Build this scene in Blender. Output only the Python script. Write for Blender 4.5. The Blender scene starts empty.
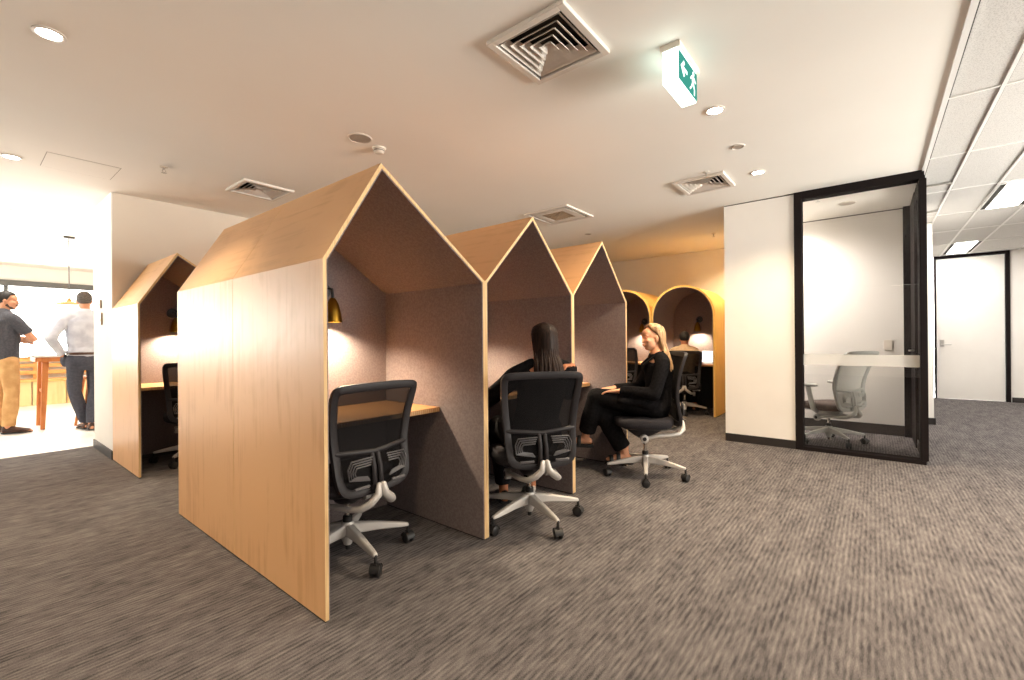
import bpy, bmesh, math, random
from mathutils import Vector, Matrix, Euler
random.seed(7)
S = bpy.context.scene
COL = S.collection
PI = math.pi
R = math.radians
V = Vector
ZC = 2.63            # ceiling height

# ------------------------------------------------------------------ materials
def srgb(r, g, b):
    f = lambda c: (c/12.92 if c <= .04045 else ((c+.055)/1.055)**2.4)
    return (f(r/255), f(g/255), f(b/255), 1)

def mat(name, col, rough=.5, metal=0.0, spec=.5, coat=0.0):
    m = bpy.data.materials.new(name); m.use_nodes = True
    p = m.node_tree.nodes['Principled BSDF']
    p.inputs['Base Color'].default_value = col if len(col) == 4 else (*col, 1)
    p.inputs['Roughness'].default_value = rough
    p.inputs['Metallic'].default_value = metal
    p.inputs['Specular IOR Level'].default_value = spec
    p.inputs['Coat Weight'].default_value = coat
    return m

def nd(m, typ, **kw):
    n = m.node_tree.nodes.new(typ)
    for k, v in kw.items():
        if k.startswith('i_'):
            n.inputs[k[2:].replace('_', ' ')].default_value = v
        else:
            setattr(n, k, v)
    return n

def lk(m, a, b): m.node_tree.links.new(a, b)

def noisy(name, c1, c2, scale=(40, 40, 40), rough=.9, bump=.0, detail=4, spec=.3, lo=.35, hi=.65, nscale=1.0, bumpdist=.002):
    """two-tone procedural: stretched noise between two colours"""
    m = mat(name, c1, rough, 0, spec)
    p = m.node_tree.nodes['Principled BSDF']
    tc = nd(m, 'ShaderNodeTexCoord'); mp = nd(m, 'ShaderNodeMapping'); mp.inputs['Scale'].default_value = scale
    nz = nd(m, 'ShaderNodeTexNoise'); nz.inputs['Scale'].default_value = nscale; nz.inputs['Detail'].default_value = detail
    rp = nd(m, 'ShaderNodeValToRGB')
    rp.color_ramp.elements[0].position = lo; rp.color_ramp.elements[0].color = c1 if len(c1) == 4 else (*c1, 1)
    rp.color_ramp.elements[1].position = hi; rp.color_ramp.elements[1].color = c2 if len(c2) == 4 else (*c2, 1)
    lk(m, tc.outputs['Object'], mp.inputs['Vector']); lk(m, mp.outputs['Vector'], nz.inputs['Vector'])
    lk(m, nz.outputs['Fac'], rp.inputs['Fac']); lk(m, rp.outputs['Color'], p.inputs['Base Color'])
    if bump:
        b = nd(m, 'ShaderNodeBump'); b.inputs['Strength'].default_value = bump; b.inputs['Distance'].default_value = bumpdist
        lk(m, nz.outputs['Fac'], b.inputs['Height']); lk(m, b.outputs['Normal'], p.inputs['Normal'])
    return m

def emis(name, col, strength):
    m = bpy.data.materials.new(name); m.use_nodes = True
    nt = m.node_tree; nt.nodes.clear()
    e = nt.nodes.new('ShaderNodeEmission'); e.inputs['Color'].default_value = (*col[:3], 1); e.inputs['Strength'].default_value = strength
    o = nt.nodes.new('ShaderNodeOutputMaterial'); nt.links.new(e.outputs[0], o.inputs[0])
    return m

def carpet_mat():
    """loop pile carpet: fine rows along X, broken into light and dark dashes"""
    m = mat('carpet', (.1, .1, .1), 1.0, 0, .1)
    p = m.node_tree.nodes['Principled BSDF']
    tc = nd(m, 'ShaderNodeTexCoord')
    def layer(sc, det):
        mp = nd(m, 'ShaderNodeMapping'); mp.inputs['Scale'].default_value = sc
        nz = nd(m, 'ShaderNodeTexNoise'); nz.inputs['Scale'].default_value = 1; nz.inputs['Detail'].default_value = det
        lk(m, tc.outputs['Object'], mp.inputs['Vector']); lk(m, mp.outputs['Vector'], nz.inputs['Vector'])
        return nz.outputs['Fac']
    wv = nd(m, 'ShaderNodeTexWave', wave_type='BANDS', bands_direction='Y'); wv.inputs['Scale'].default_value = 14.5; wv.inputs['Distortion'].default_value = .6; wv.inputs['Detail'].default_value = 1; wv.inputs['Detail Scale'].default_value = .3
    lk(m, tc.outputs['Object'], wv.inputs['Vector'])
    acc = None
    for src, w in ((wv.outputs['Fac'], .09), (layer((13, 62, 1), 3), .44), (layer((3.2, 11, 1), 2), .26), (layer((210, 260, 1), 1), .30)):
        k = nd(m, 'ShaderNodeMath', operation='MULTIPLY_ADD'); k.inputs[1].default_value = w; k.inputs[2].default_value = 0
        lk(m, src, k.inputs[0])
        if acc: lk(m, acc, k.inputs[2])
        acc = k.outputs[0]
    rp = nd(m, 'ShaderNodeValToRGB'); e = rp.color_ramp.elements
    e[0].position = .40; e[0].color = (.043, .039, .042, 1)
    e[1].position = .76; e[1].color = (.222, .200, .194, 1)
    lk(m, acc, rp.inputs['Fac']); lk(m, rp.outputs['Color'], p.inputs['Base Color'])
    bp = nd(m, 'ShaderNodeBump'); bp.inputs['Strength'].default_value = .4; bp.inputs['Distance'].default_value = .004
    lk(m, acc, bp.inputs['Height']); lk(m, bp.outputs['Normal'], p.inputs['Normal'])
    return m

def ply_mat(name, c1, c2, rough=.38, coat=.0, along='z', spec=.5, crough=.28):
    """plywood veneer: fine grain along one axis with slow cathedral waves"""
    m = mat(name, c1, rough, 0, spec, coat)
    p = m.node_tree.nodes['Principled BSDF']; p.inputs['Coat Roughness'].default_value = crough
    tc = nd(m, 'ShaderNodeTexCoord')
    sc = {'z': (26, 26, 1.6), 'y': (26, 1.6, 26), 'x': (1.6, 26, 26)}[along]
    mp = nd(m, 'ShaderNodeMapping'); mp.inputs['Scale'].default_value = sc
    nz = nd(m, 'ShaderNodeTexNoise'); nz.inputs['Scale'].default_value = 1; nz.inputs['Detail'].default_value = 5; nz.inputs['Distortion'].default_value = .6
    n2 = nd(m, 'ShaderNodeTexNoise'); n2.inputs['Scale'].default_value = 2.1; n2.inputs['Detail'].default_value = 3; n2.inputs['Distortion'].default_value = 1.2
    mx = nd(m, 'ShaderNodeMath', operation='ADD')
    lk(m, tc.outputs['Object'], mp.inputs['Vector']); lk(m, mp.outputs['Vector'], nz.inputs['Vector']); lk(m, tc.outputs['Object'], n2.inputs['Vector'])
    lk(m, nz.outputs['Fac'], mx.inputs[0]); lk(m, n2.outputs['Fac'], mx.inputs[1])
    rp = nd(m, 'ShaderNodeValToRGB')
    rp.color_ramp.elements[0].position = .7; rp.color_ramp.elements[0].color = c1
    rp.color_ramp.elements[1].position = 1.3; rp.color_ramp.elements[1].color = c2
    hf = nd(m, 'ShaderNodeMath', operation='MULTIPLY'); hf.inputs[1].default_value = 1.0
    lk(m, mx.outputs[0], hf.inputs[0]); lk(m, hf.outputs[0], rp.inputs['Fac']); lk(m, rp.outputs['Color'], p.inputs['Base Color'])
    return m

def glass_mat(name, tint=(.97, .965, .955), ior=1.45):
    m = bpy.data.materials.new(name); m.use_nodes = True
    nt = m.node_tree; nt.nodes.clear()
    t = nt.nodes.new('ShaderNodeBsdfTransparent'); t.inputs['Color'].default_value = (*tint, 1)
    g = nt.nodes.new('ShaderNodeBsdfGlossy'); g.inputs['Roughness'].default_value = .0
    f = nt.nodes.new('ShaderNodeFresnel'); f.inputs['IOR'].default_value = ior
    x = nt.nodes.new('ShaderNodeMixShader'); o = nt.nodes.new('ShaderNodeOutputMaterial')
    nt.links.new(f.outputs[0], x.inputs[0]); nt.links.new(t.outputs[0], x.inputs[1]); nt.links.new(g.outputs[0], x.inputs[2]); nt.links.new(x.outputs[0], o.inputs[0])
    return m

def mesh_mat(name, col, opacity, spec=.5):
    """woven see-through chair mesh: part of the light passes between the threads"""
    m = mat(name, col, .7, 0, spec)
    nt = m.node_tree
    p = nt.nodes['Principled BSDF']; o = nt.nodes['Material Output']
    t = nt.nodes.new('ShaderNodeBsdfTransparent'); x = nt.nodes.new('ShaderNodeMixShader')
    x.inputs[0].default_value = opacity
    nt.links.new(t.outputs[0], x.inputs[1]); nt.links.new(p.outputs[0], x.inputs[2]); nt.links.new(x.outputs[0], o.inputs[0])
    return m

def tile_mat():
    m = mat('mineral_tile', (.72, .70, .67), .95, 0, .1)
    p = m.node_tree.nodes['Principled BSDF']
    tc = nd(m, 'ShaderNodeTexCoord')
    nz = nd(m, 'ShaderNodeTexNoise'); nz.inputs['Scale'].default_value = 160; nz.inputs['Detail'].default_value = 2
    rp = nd(m, 'ShaderNodeValToRGB')
    rp.color_ramp.elements[0].position = .36; rp.color_ramp.elements[0].color = (.48, .465, .45, 1)
    rp.color_ramp.elements[1].position = .50; rp.color_ramp.elements[1].color = (.64, .625, .605, 1)
    lk(m, tc.outputs['Object'], nz.inputs['Vector']); lk(m, nz.outputs['Fac'], rp.inputs['Fac']); lk(m, rp.outputs['Color'], p.inputs['Base Color'])
    return m

M = {}
M['carpet'] = carpet_mat()
M['kfloor'] = noisy('pale_floor_sheet', (.78, .76, .73), (.84, .82, .80), (3, 3, 3), .35, spec=.4)
M['white'] = noisy('white_paint', (.78, .75, .71), (.82, .79, .75), (2, 2, 2), .7, spec=.25)
M['ceil'] = noisy('ceiling_paint', (.86, .83, .78), (.88, .85, .80), (1.2, 1.2, 1.2), .9, spec=.1)
M['tile'] = tile_mat()
M['tbar'] = mat('tee_bar', (.80, .79, .77), .4)
M['gap'] = mat('dark_gap', (.03, .028, .026), .8)
M['black'] = mat('black_frame', (.012, .009, .009), .75, spec=.08)
M['skirt'] = mat('dark_skirting', (.02, .016, .015), .5)
M['ply'] = ply_mat('birch_plywood', srgb(200, 148, 98), srgb(218, 170, 120), .44, coat=.12, spec=.5)
M['plyroof'] = ply_mat('birch_plywood_roof', srgb(200, 150, 100), srgb(218, 170, 120), .42, along='y')
M['plyedge'] = noisy('plywood_edge', srgb(196, 158, 108), srgb(228, 196, 146), (240, 4, 4), .5)
M['desk'] = ply_mat('desk_top_wood', srgb(186, 128, 78), srgb(206, 152, 100), .45, along='x')
M['arch'] = ply_mat('golden_veneer', srgb(214, 166, 82), srgb(232, 188, 106), .4)
M['felt'] = noisy('mauve_grey_felt', (.182, .146, .143), (.230, .188, .184), (90, 90, 90), 1.0, .5, 3, .08, .38, .62, bumpdist=.001)
M['brass'] = mat('brass', srgb(150, 112, 38), .32, 1.0)
M['lampblack'] = mat('black_enamel', (.012, .012, .013), .35)
M['bulb'] = emis('warm_bulb', (1, .78, .5), 30)
M['plastic'] = mat('dark_grey_plastic', (.021, .018, .020), .5, spec=.35)
M['cmesh'] = mesh_mat('black_chair_mesh', (.006, .005, .0055), .93, .12)
M['seat'] = noisy('charcoal_seat_fabric', (.024, .022, .025), (.04, .037, .041), (150, 150, 150), .95, .3, spec=.1)
M['silver'] = mat('silver_paint', (.56, .53, .50), .38, .25)
M['chrome'] = mat('chrome', (.6, .58, .55), .18, 1.0)
M['rubber'] = mat('caster_black', (.012, .011, .011), .5)
M['lumbar'] = mat('lumbar_plastic', (.10, .095, .10), .35)
M['lgrey'] = mat('pale_grey_plastic', (.40, .40, .375), .45)
M['lmesh'] = mesh_mat('pale_grey_mesh', (.52, .52, .48), .72)
M['brownseat'] = noisy('brown_seat_fabric', (.06, .042, .036), (.10, .075, .065), (150, 150, 150), .95, .3)
M['glass'] = glass_mat('clear_glass')
M['frost'] = mesh_mat('frosted_film', (.80, .80, .78), .42)
M['steel'] = mat('brushed_steel', (.55, .53, .50), .3, 1.0)
M['sensor'] = mat('cream_plastic', (.70, .64, .56), .5)
M['bronzeplate'] = mat('bronze_plate', (.45, .33, .22), .4, .3)
M['ventwhite'] = mat('vent_white', (.70, .64, .58), .5)
M['dl'] = emis('downlight_lens', (1, .93, .82), 40)
M['panel'] = emis('light_panel', (1, .97, .92), 14)
M['exitwhite'] = emis('exit_diffuser', (.78, 1, .90), 3.2)
M['exitgreen'] = emis('exit_green', (.06, .36, .28), .75)
M['exitmark'] = emis('exit_mark', (.85, 1, .95), 1.5)
M['orange_wood'] = ply_mat('orange_timber', srgb(176, 100, 44), srgb(204, 128, 66), .45)
M['bench_wood'] = ply_mat('honey_timber', srgb(200, 140, 76), srgb(226, 172, 104), .5, along='x')
M['bench_pale'] = ply_mat('pale_timber', srgb(226, 186, 130), srgb(240, 204, 150), .5)
M['winframe'] = mat('window_frame_grey', (.10, .10, .10), .5)
M['paper'] = mat('white_paper', (.8, .78, .75), .7)
M['red'] = mat('red_cover', srgb(200, 60, 30), .6)
M['skin_f'] = mat('skin_fair', srgb(226, 164, 128), .5)
M['skin_m'] = mat('skin_tan', srgb(206, 146, 112), .5)
M['skin_d'] = mat('skin_olive', srgb(176, 112, 76), .5)
M['lips'] = mat('lips_red', srgb(150, 48, 46), .4)
M['eye'] = mat('eye_dark', (.03, .02, .015), .2)
M['eyewhite'] = mat('eye_white', (.75, .72, .68), .3)
M['brow'] = mat('brow_brown', srgb(70, 44, 28), .8)
M['teeth'] = mat('teeth', (.8, .76, .7), .3)
M['hair_dk'] = noisy('dark_brown_hair', (.009, .005, .004), (.032, .016, .011), (120, 120, 5), .45, .4, 3, .16)
M['hair_bl'] = noisy('blonde_hair', srgb(120, 86, 58), srgb(208, 174, 130), (46, 46, 3), .45, .2, 2, .35)
M['hair_bk'] = noisy('short_black_hair', (.010, .009, .009), (.035, .03, .028), (90, 90, 90), .6, .6, 3, .3)
M['hair_gr'] = noisy('grey_brown_hair', (.05, .04, .035), (.14, .12, .11), (90, 90, 90), .7, .6, 3, .3)
M['blackcloth'] = noisy('black_cloth', (.006, .0055, .006), (.012, .011, .012), (60, 60, 60), .9, .25, 3, .06)
M['blackpants'] = noisy('black_trouser_cloth', (.007, .0065, .007), (.013, .012, .013), (50, 50, 50), .9, .25, 3, .06)
M['polo'] = noisy('charcoal_polo', (.055, .055, .065), (.08, .08, .092), (60, 60, 60), .9, .25)
M['khaki'] = noisy('khaki_cotton', srgb(186, 142, 92), srgb(206, 164, 112), (12, 12, 12), .9, .2)
M['navy'] = noisy('navy_wool', (.05, .052, .07), (.07, .073, .095), (40, 40, 40), .9, .2)
M['shirt'] = noisy('pale_blue_grey_shirt', srgb(176, 178, 192), srgb(200, 202, 212), (10, 10, 10), .8, .2)
M['tee'] = noisy('sand_shirt', srgb(206, 176, 140), srgb(220, 192, 158), (20, 20, 20), .9, .2)
M['leather'] = mat('brown_leather', srgb(66, 40, 28), .35)
M['sandal'] = mat('black_leather', (.010, .009, .009), .45)

# ------------------------------------------------------------------ mesh builder
class MB:
    def __init__(s): s.v = []; s.f = []; s.mi = []
    def add(s, vs, fs, mi=0):
        o = len(s.v); s.v += [V(p) for p in vs]
        for f in fs: s.f.append([i+o for i in f]); s.mi.append(mi)
        return s
    def box(s, x0, x1, y0, y1, z0, z1, mi=0, mtx=None):
        vs = [V((x, y, z)) for x in (x0, x1) for y in (y0, y1) for z in (z0, z1)]
        if mtx: vs = [mtx @ p for p in vs]
        return s.add(vs, [(0, 1, 3, 2), (4, 6, 7, 5), (0, 4, 5, 1), (2, 3, 7, 6), (0, 2, 6, 4), (1, 5, 7, 3)], mi)
    def prism(s, poly, axis, a, b, mi=0):
        """polygon in the plane of the two other axes, extruded from a to b along axis"""
        def P(p, t):
            if axis == 'y': return V((p[0], t, p[1]))
            if axis == 'x': return V((t, p[0], p[1]))
            return V((p[0], p[1], t))
        n = len(poly)
        vs = [P(p, a) for p in poly] + [P(p, b) for p in poly]
        fs = [tuple(range(n))[::-1], tuple(range(n, 2*n))] + [(i, (i+1) % n, n+(i+1) % n, n+i) for i in range(n)]
        return s.add(vs, fs, mi)
    def ring(s, outer, inner, axis, a, b, mi=0):
        """tube-like extrusion between two matching polylines (closed loops or open strips)"""
        n = len(outer)
        def P(p, t):
            if axis == 'y': return V((p[0], t, p[1]))
            if axis == 'x': return V((t, p[0], p[1]))
            return V((p[0], p[1], t))
        vs = [P(p, a) for p in outer]+[P(p, a) for p in inner]+[P(p, b) for p in outer]+[P(p, b) for p in inner]
        fs = []
        for i in range(n-1):
            fs += [(i, i+1, n+i+1, n+i), (2*n+i, 3*n+i, 3*n+i+1, 2*n+i+1), (i, 2*n+i, 2*n+i+1, i+1), (n+i, n+i+1, 3*n+i+1, 3*n+i)]
        fs += [(0, n, 3*n, 2*n), (n-1, 3*n-1, 4*n-1, 2*n-1)]
        return s.add(vs, fs, mi)
    def tube(s, pts, rad, seg=12, ref=None, closed=False, mi=0, dome=True):
        """swept ellipse; rad: r or (ra, rb) per point; ra lies along ref (made normal to the path)"""
        pts = [V(p) for p in pts]; n = len(pts)
        if not isinstance(rad, (list,)): rad = [rad]*n
        rad = [(r, r) if not isinstance(r, tuple) else r for r in rad]
        rings = []
        last = V(ref) if ref else None
        for i in range(n):
            if closed: t = pts[(i+1) % n]-pts[i-1]
            else: t = pts[min(i+1, n-1)]-pts[max(i-1, 0)]
            t.normalize()
            a = last if last is not None else (V((1, 0, 0)) if abs(t.x) < .9 else V((0, 1, 0)))
            a = a - t*a.dot(t)
            if a.length < 1e-4:
                a = V((0, 1, 0)) - t*t.y
                if a.length < 1e-4: a = V((1, 0, 0))
            a.normalize()
            if ref is None: last = a.copy()
            b = t.cross(a)
            rings.append((pts[i], a, b, t, rad[i]))
        if dome and not closed:
            def cap(rg, sgn):
                p, a, b, t, r = rg; k = min(r[0], r[1])
                return [(p+t*sgn*k*math.sin(q), a, b, t, (r[0]*math.cos(q), r[1]*math.cos(q))) for q in (R(35), R(65))]
            c0 = cap(rings[0], -1); c1 = cap(rings[-1], 1)
            rings = c0[::-1]+rings+c1
        vs = []
        for p, a, b, t, r in rings:
            for k in range(seg):
                q = 2*PI*k/seg
                vs.append(p+a*(r[0]*math.cos(q))+b*(r[1]*math.sin(q)))
        m = len(rings); fs = []
        for i in range(m if closed else m-1):
            j = (i+1) % m
            for k in range(seg):
                l = (k+1) % seg
                fs.append((i*seg+k, i*seg+l, j*seg+l, j*seg+k))
        if not closed:
            fs.append(tuple(range(seg))[::-1]); fs.append(tuple((m-1)*seg+k for k in range(seg)))
        return s.add(vs, fs, mi)
    def ell(s, c, r, seg=20, rings=12, mi=0, rot=None):
        vs = [V((0, 0, 1))]; fs = []
        for i in range(1, rings):
            th = PI*i/rings
            for k in range(seg):
                q = 2*PI*k/seg
                vs.append(V((math.sin(th)*math.cos(q), math.sin(th)*math.sin(q), math.cos(th))))
        vs.append(V((0, 0, -1)))
        for k in range(seg): fs.append((0, 1+k, 1+(k+1) % seg))
        for i in range(rings-2):
            for k in range(seg):
                a = 1+i*seg; fs.append((a+k, a+seg+k, a+seg+(k+1) % seg, a+(k+1) % seg))
        e = len(vs)-1; a = 1+(rings-2)*seg
        for k in range(seg): fs.append((a+k, e, a+(k+1) % seg))
        out = []
        for p in vs:
            q = V((p.x*r[0], p.y*r[1], p.z*r[2]))
            if rot: q = rot @ q
            out.append(q+V(c))
        return s.add(out, fs, mi)
    def lathe(s, prof, c=(0, 0, 0), seg=24, axis='z', mi=0):
        """prof: (radius, height) from one end to the other, closed by end caps"""
        c = V(c); vs = []; n = len(prof)
        for r, h in prof:
            for k in range(seg):
                q = 2*PI*k/seg; a, b = r*math.cos(q), r*math.sin(q)
                vs.append(c+{'z': V((a, b, h)), 'y': V((b, h, a)), 'x': V((h, a, b))}[axis])
        fs = []
        for i in range(n-1):
            for k in range(seg):
                l = (k+1) % seg; fs.append((i*seg+k, i*seg+l, (i+1)*seg+l, (i+1)*seg+k))
        fs.append(tuple(range(seg))[::-1]); fs.append(tuple((n-1)*seg+k for k in range(seg)))
        return s.add(vs, fs, mi)
    def xf(s, mtx):
        s.v = [mtx @ p for p in s.v]; return s
    def mesh(s, name, mats):
        me = bpy.data.meshes.new(name)
        me.from_pydata([tuple(p) for p in s.v], [], s.f)
        for m in mats: me.materials.append(m)
        me.polygons.foreach_set('material_index', s.mi)
        bm = bmesh.new(); bm.from_mesh(me); bmesh.ops.recalc_face_normals(bm, faces=bm.faces[:]); bm.to_mesh(me); bm.free()
        me.update(); return me
    def build(s, name, m, parent=None, smooth=35, bevel=0, sub=0, seg=2):
        ms = m if isinstance(m, list) else [m]
        o = bpy.data.objects.new(name, s.mesh(name, ms)); COL.objects.link(o)
        if parent: o.parent = parent
        if smooth:
            o.data.shade_smooth(); o.data.set_sharp_from_angle(angle=R(smooth))
        if bevel:
            b = o.modifiers.new('bevel', 'BEVEL'); b.width = bevel; b.segments = seg; b.limit_method = 'ANGLE'; b.angle_limit = R(40)
        if sub:
            b = o.modifiers.new('subsurf', 'SUBSURF'); b.levels = sub; b.render_levels = sub
        return o

def tag(o, label=None, cat=None, group=None, kind=None):
    if label: o['label'] = label
    if cat: o['category'] = cat
    if group: o['group'] = group
    if kind: o['kind'] = kind
    return o

def empty(name, loc=(0, 0, 0), rz=0):
    o = bpy.data.objects.new(name, None); COL.objects.link(o)
    o.location = loc; o.rotation_euler = (0, 0, rz); o.empty_display_size = .1
    return o

def struct(name, mb, m, parent=None, **kw):
    o = mb.build(name, m, parent, smooth=kw.pop('smooth', 0), **kw)
    if parent is None: o['kind'] = 'structure'
    return o

def holed(x0, x1, y0, y1, holes, z0, z1):
    """slab with rectangular holes, made of cells"""
    xs = sorted({x0, x1, *[h[0] for h in holes], *[h[1] for h in holes]}); ys = sorted({y0, y1, *[h[2] for h in holes], *[h[3] for h in holes]})
    mb = MB()
    for i in range(len(xs)-1):
        # merge the cells of one column into runs
        run = None
        for j in range(len(ys)-1):
            cx, cy = (xs[i]+xs[i+1])/2, (ys[j]+ys[j+1])/2
            hole = any(h[0] < cx < h[1] and h[2] < cy < h[3] for h in holes)
            if not hole:
                run = (run[0], ys[j+1]) if run else (ys[j], ys[j+1])
            if (hole or j == len(ys)-2) and run:
                mb.box(xs[i], xs[i+1], run[0], run[1], z0, z1); run = None
    return mb

# ------------------------------------------------------------------ setting
TY = -.345           # edge between plaster ceiling and tile ceiling
vents = [(1.90, 1.27, .225), (1.89, 4.65, .225), (4.52, 1.255, .225)]
holes = [(x-r+.03, x+r-.03, y-r+.03, y+r-.03) for x, y, r in vents]
struct('floor', MB().box(-6, 11.6, -4.3, 6.80, -.1, 0), M['carpet'])
struct('floor_kitchen', MB().box(-6, 4.1, 6.80, 13.0, -.1, 0), M['kfloor'])
struct('ceiling', holed(-6, 8.15, TY, 12.9, holes, ZC, ZC+.1), M['ceil'])
struct('ceiling_tiled', MB().box(-6, 11.7, -4.3, TY, ZC+.006, ZC+.1), M['tile'])
M['cream'] = noisy('warm_lit_white', (.72, .65, .565), (.75, .68, .59), (2, 2, 2), .75, spec=.2)  # warm lamplight on the white back wall, put into its colour
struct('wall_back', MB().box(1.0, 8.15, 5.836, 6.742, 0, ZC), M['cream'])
struct('wall_end', MB().box(.99, 1.0, 5.836, 6.742, 0, ZC), M['white'])  # end face of the same wall, left white
struct('baseboard_back', MB().box(.978, .99, 5.83, 6.742, 0, .085).box(.985, 8.0, 5.824, 5.836, 0, .085), M['skirt'])
struct('wall_arches', MB().box(8.015, 8.15, 1.30, 5.836, 0, ZC), M['white'])
struct('wall_far', MB().box(11.48, 11.6, -4.3, -1.83, 0, ZC).box(11.48, 11.6, -.875, -.6, 0, ZC), M['white'])
struct('baseboard_far', MB().box(11.465, 11.48, -4.3, -1.86, 0, .085), M['skirt'])
def windowed(name, axis, c, c2, a0, a1, wins, z0, z1, wname):
    """straight outer wall with window openings; axis is the direction it runs in"""
    mb = MB(); pos = a0
    def bx(m, p, q, d0, d1, u, v): return m.box(p, q, d0, d1, u, v) if axis == 'x' else m.box(d0, d1, p, q, u, v)
    for w0, w1 in wins:
        bx(mb, pos, w0, c, c2, 0, ZC); bx(mb, w0, w1, c, c2, 0, z0); bx(mb, w0, w1, c, c2, z1, ZC); pos = w1
    bx(mb, pos, a1, c, c2, 0, ZC)
    struct(name, mb, M['white'])
    for w0, w1 in wins:
        fr = MB(); n = max(1, round((w1-w0)/1.6))
        for k in range(n+1):
            p = w0+(w1-w0-.05)*k/n; bx(fr, p, p+.05, c+.02, c2-.02, z0, z1)
        st = struct(wname.pop(0), fr, M['winframe'])
        struct('pane', bx(MB(), w0, w1, (c+c2)/2-.003, (c+c2)/2+.003, z0, z1), M['glass'], st)
windowed('wall_left', 'y', -6.1, -6, -4.3, 13, [(9.6, 12.2)], .4, 2.45, ['fill_window_left'])  # unseen side window, added as daylight fill
windowed('wall_near', 'x', -4.4, -4.3, -6, 11.6, [(2.6, 6.6)], .6, 2.2, ['fill_window_near'])  # unseen window behind the view, added to light the ceilings
struct('wall_kitchen', MB().box(4.1, 4.2, 6.742, 13, 0, ZC), M['white'])
WY = 12.75           # window wall of the kitchen
struct('wall_window', MB().box(-6, 4.1, WY, WY+.15, 0, .86).box(-6, 4.1, WY, WY+.15, 2.36, ZC)
       .box(-6, -5.6, WY, WY+.15, .86, 2.36).box(3.7, 4.1, WY, WY+.15, .86, 2.36), M['white'])
wf = MB()
wf.box(-5.6, 3.7, WY-.03, WY+.10, 2.25, 2.36)
wf.box(-5.6, 3.7, WY+.02, WY+.10, .86, .90)
for x in (-5.6, -4.4, -3.1, -1.8, -.5, .62, 2.3, 3.62):
    wf.box(x, x+.06, WY+.03, WY+.09, .90, 2.25)
w1 = struct('window_1', wf, M['winframe'])
struct('pane', MB().box(-5.6, 3.7, WY+.055, WY+.061, .90, 2.25), M['glass'], w1)

# phone room with glass front
struct('wall_room_front', MB().box(5.44, 5.54, .632, 1.302, 0, ZC-.012), M['white'])
struct('trim_1', MB().box(5.45, 5.54, .632, 1.302, ZC-.012, ZC), M['black'])
struct('baseboard_room_front', MB().box(5.425, 5.44, .632, 1.302, 0, .085), M['skirt'])
struct('wall_room_side', MB().box(5.54, 8.15, 1.20, 1.30, 0, ZC), M['white'])
struct('wall_room_back', MB().box(6.86, 6.96, -.27, 1.20, 0, ZC-.012), M['white'])
struct('trim_2', MB().box(6.87, 6.96, -.27, 1.20, ZC-.012, ZC), M['black'])
struct('baseboard_room_back', MB().box(6.845, 6.86, -.27, 1.20, 0, .12), M['skirt'])
struct('wall_corridor', MB().box(6.965, 8.0, -.36, -.28, 0, ZC).box(8.0, 11.48, -.605, 1.3, 0, ZC), M['white'])
struct('baseboard_corridor', MB().box(7.985, 8.0, -.62, -.36, 0, .085).box(7.985, 11.46, -.62, -.605, 0, .085), M['skirt'])
w2 = struct('window_2', MB().box(5.42, 5.56, .565, .632, 0, ZC).box(5.42, 5.56, -.36, .565, ZC-.075, ZC)
            .box(5.42, 5.56, -.36, .565, 0, .035).box(5.42, 5.53, -.375, -.325, .035, ZC-.075), M['black'], bevel=.002)
struct('pane', MB().box(5.484, 5.494, -.325, .565, .035, ZC-.075), M['glass'], w2)
o = struct('privacy_band', MB().box(5.4815, 5.4835, -.325, .565, .865, .975), M['frost'], w2); o['label'] = 'frosted strip across the clear glass'
w3 = struct('door_2', MB().box(5.56, 5.66, -.375, -.325, 0, ZC).box(6.20, 6.80, -.37, -.33, 0, ZC).box(6.80, 6.965, -.375, -.27, 0, ZC).box(5.66, 6.20, -.365, -.335, ZC-.09, ZC)
            .box(5.66, 6.20, -.36, -.34, .0, .09).box(5.66, 5.72, -.36, -.34, .09, ZC-.09), M['black'], bevel=.002)
struct('pane', MB().box(5.72, 6.20, -.354, -.346, .09, ZC-.09), M['glass'], w3)
struct('door_handle', MB().tube([(6.30, -.33, 1.0), (6.30, -.29, 1.0), (6.22, -.29, 1.0)], .009), M['steel'], w3, smooth=40)
# solid door at the end of the corridor
d1 = struct('door_1', MB().box(11.49, 11.53, -1.785, -.915, .008, 2.575), M['white'], bevel=.002)
struct('door_frame', MB().box(11.455, 11.56, -1.845, -1.79, 0, 2.63).box(11.455, 11.56, -.91, -.885, 0, 2.63).box(11.455, 11.56, -1.79, -.91, 2.58, 2.63), M['black'], d1)
h = MB().box(11.478, 11.49, -1.015, -.955, .955, 1.085); 
h.tube([(11.478, -.985, 1.0), (11.435, -.985, 1.0), (11.43, -1.0, 1.0), (11.43, -1.10, 1.0)], .010)
h.lathe([(.016, 11.468), (.016, 11.478)], (0, -.985, 1.055), 16, 'x')
struct('door_handle', h, M['steel'], d1, smooth=40)

# tile ceiling grid
g = MB()
XL = [3.915+1.2275*k for k in range(-8, 7)]
YL = [-.612, -.965, -1.345, -1.95, -2.56, -3.17, -3.78]
for y in YL: g.box(-6, 11.6, y-.010, y+.010, ZC-.002, ZC+.006)
for x in XL: g.box(x-.010, x+.010, -4.3, TY-.03, ZC-.001, ZC+.006)
struct('trim_3', g, M['tbar'])
struct('trim_4', MB().box(-6, 8.0, TY-.028, TY, ZC-.012, ZC+.006), M['tbar'])
struct('trim_5', MB().box(-6, 8.0, TY-.036, TY-.028, ZC, ZC+.005), M['gap'])
g = MB()
for y in YL: g.box(-6, 11.6, y-.0135, y-.010, ZC+.003, ZC+.0058)
for x in XL: g.box(x+.010, x+.0145, -4.3, TY-.03, ZC+.003, ZC+.0058)
struct('trim_6', g, M['gap'])

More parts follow.
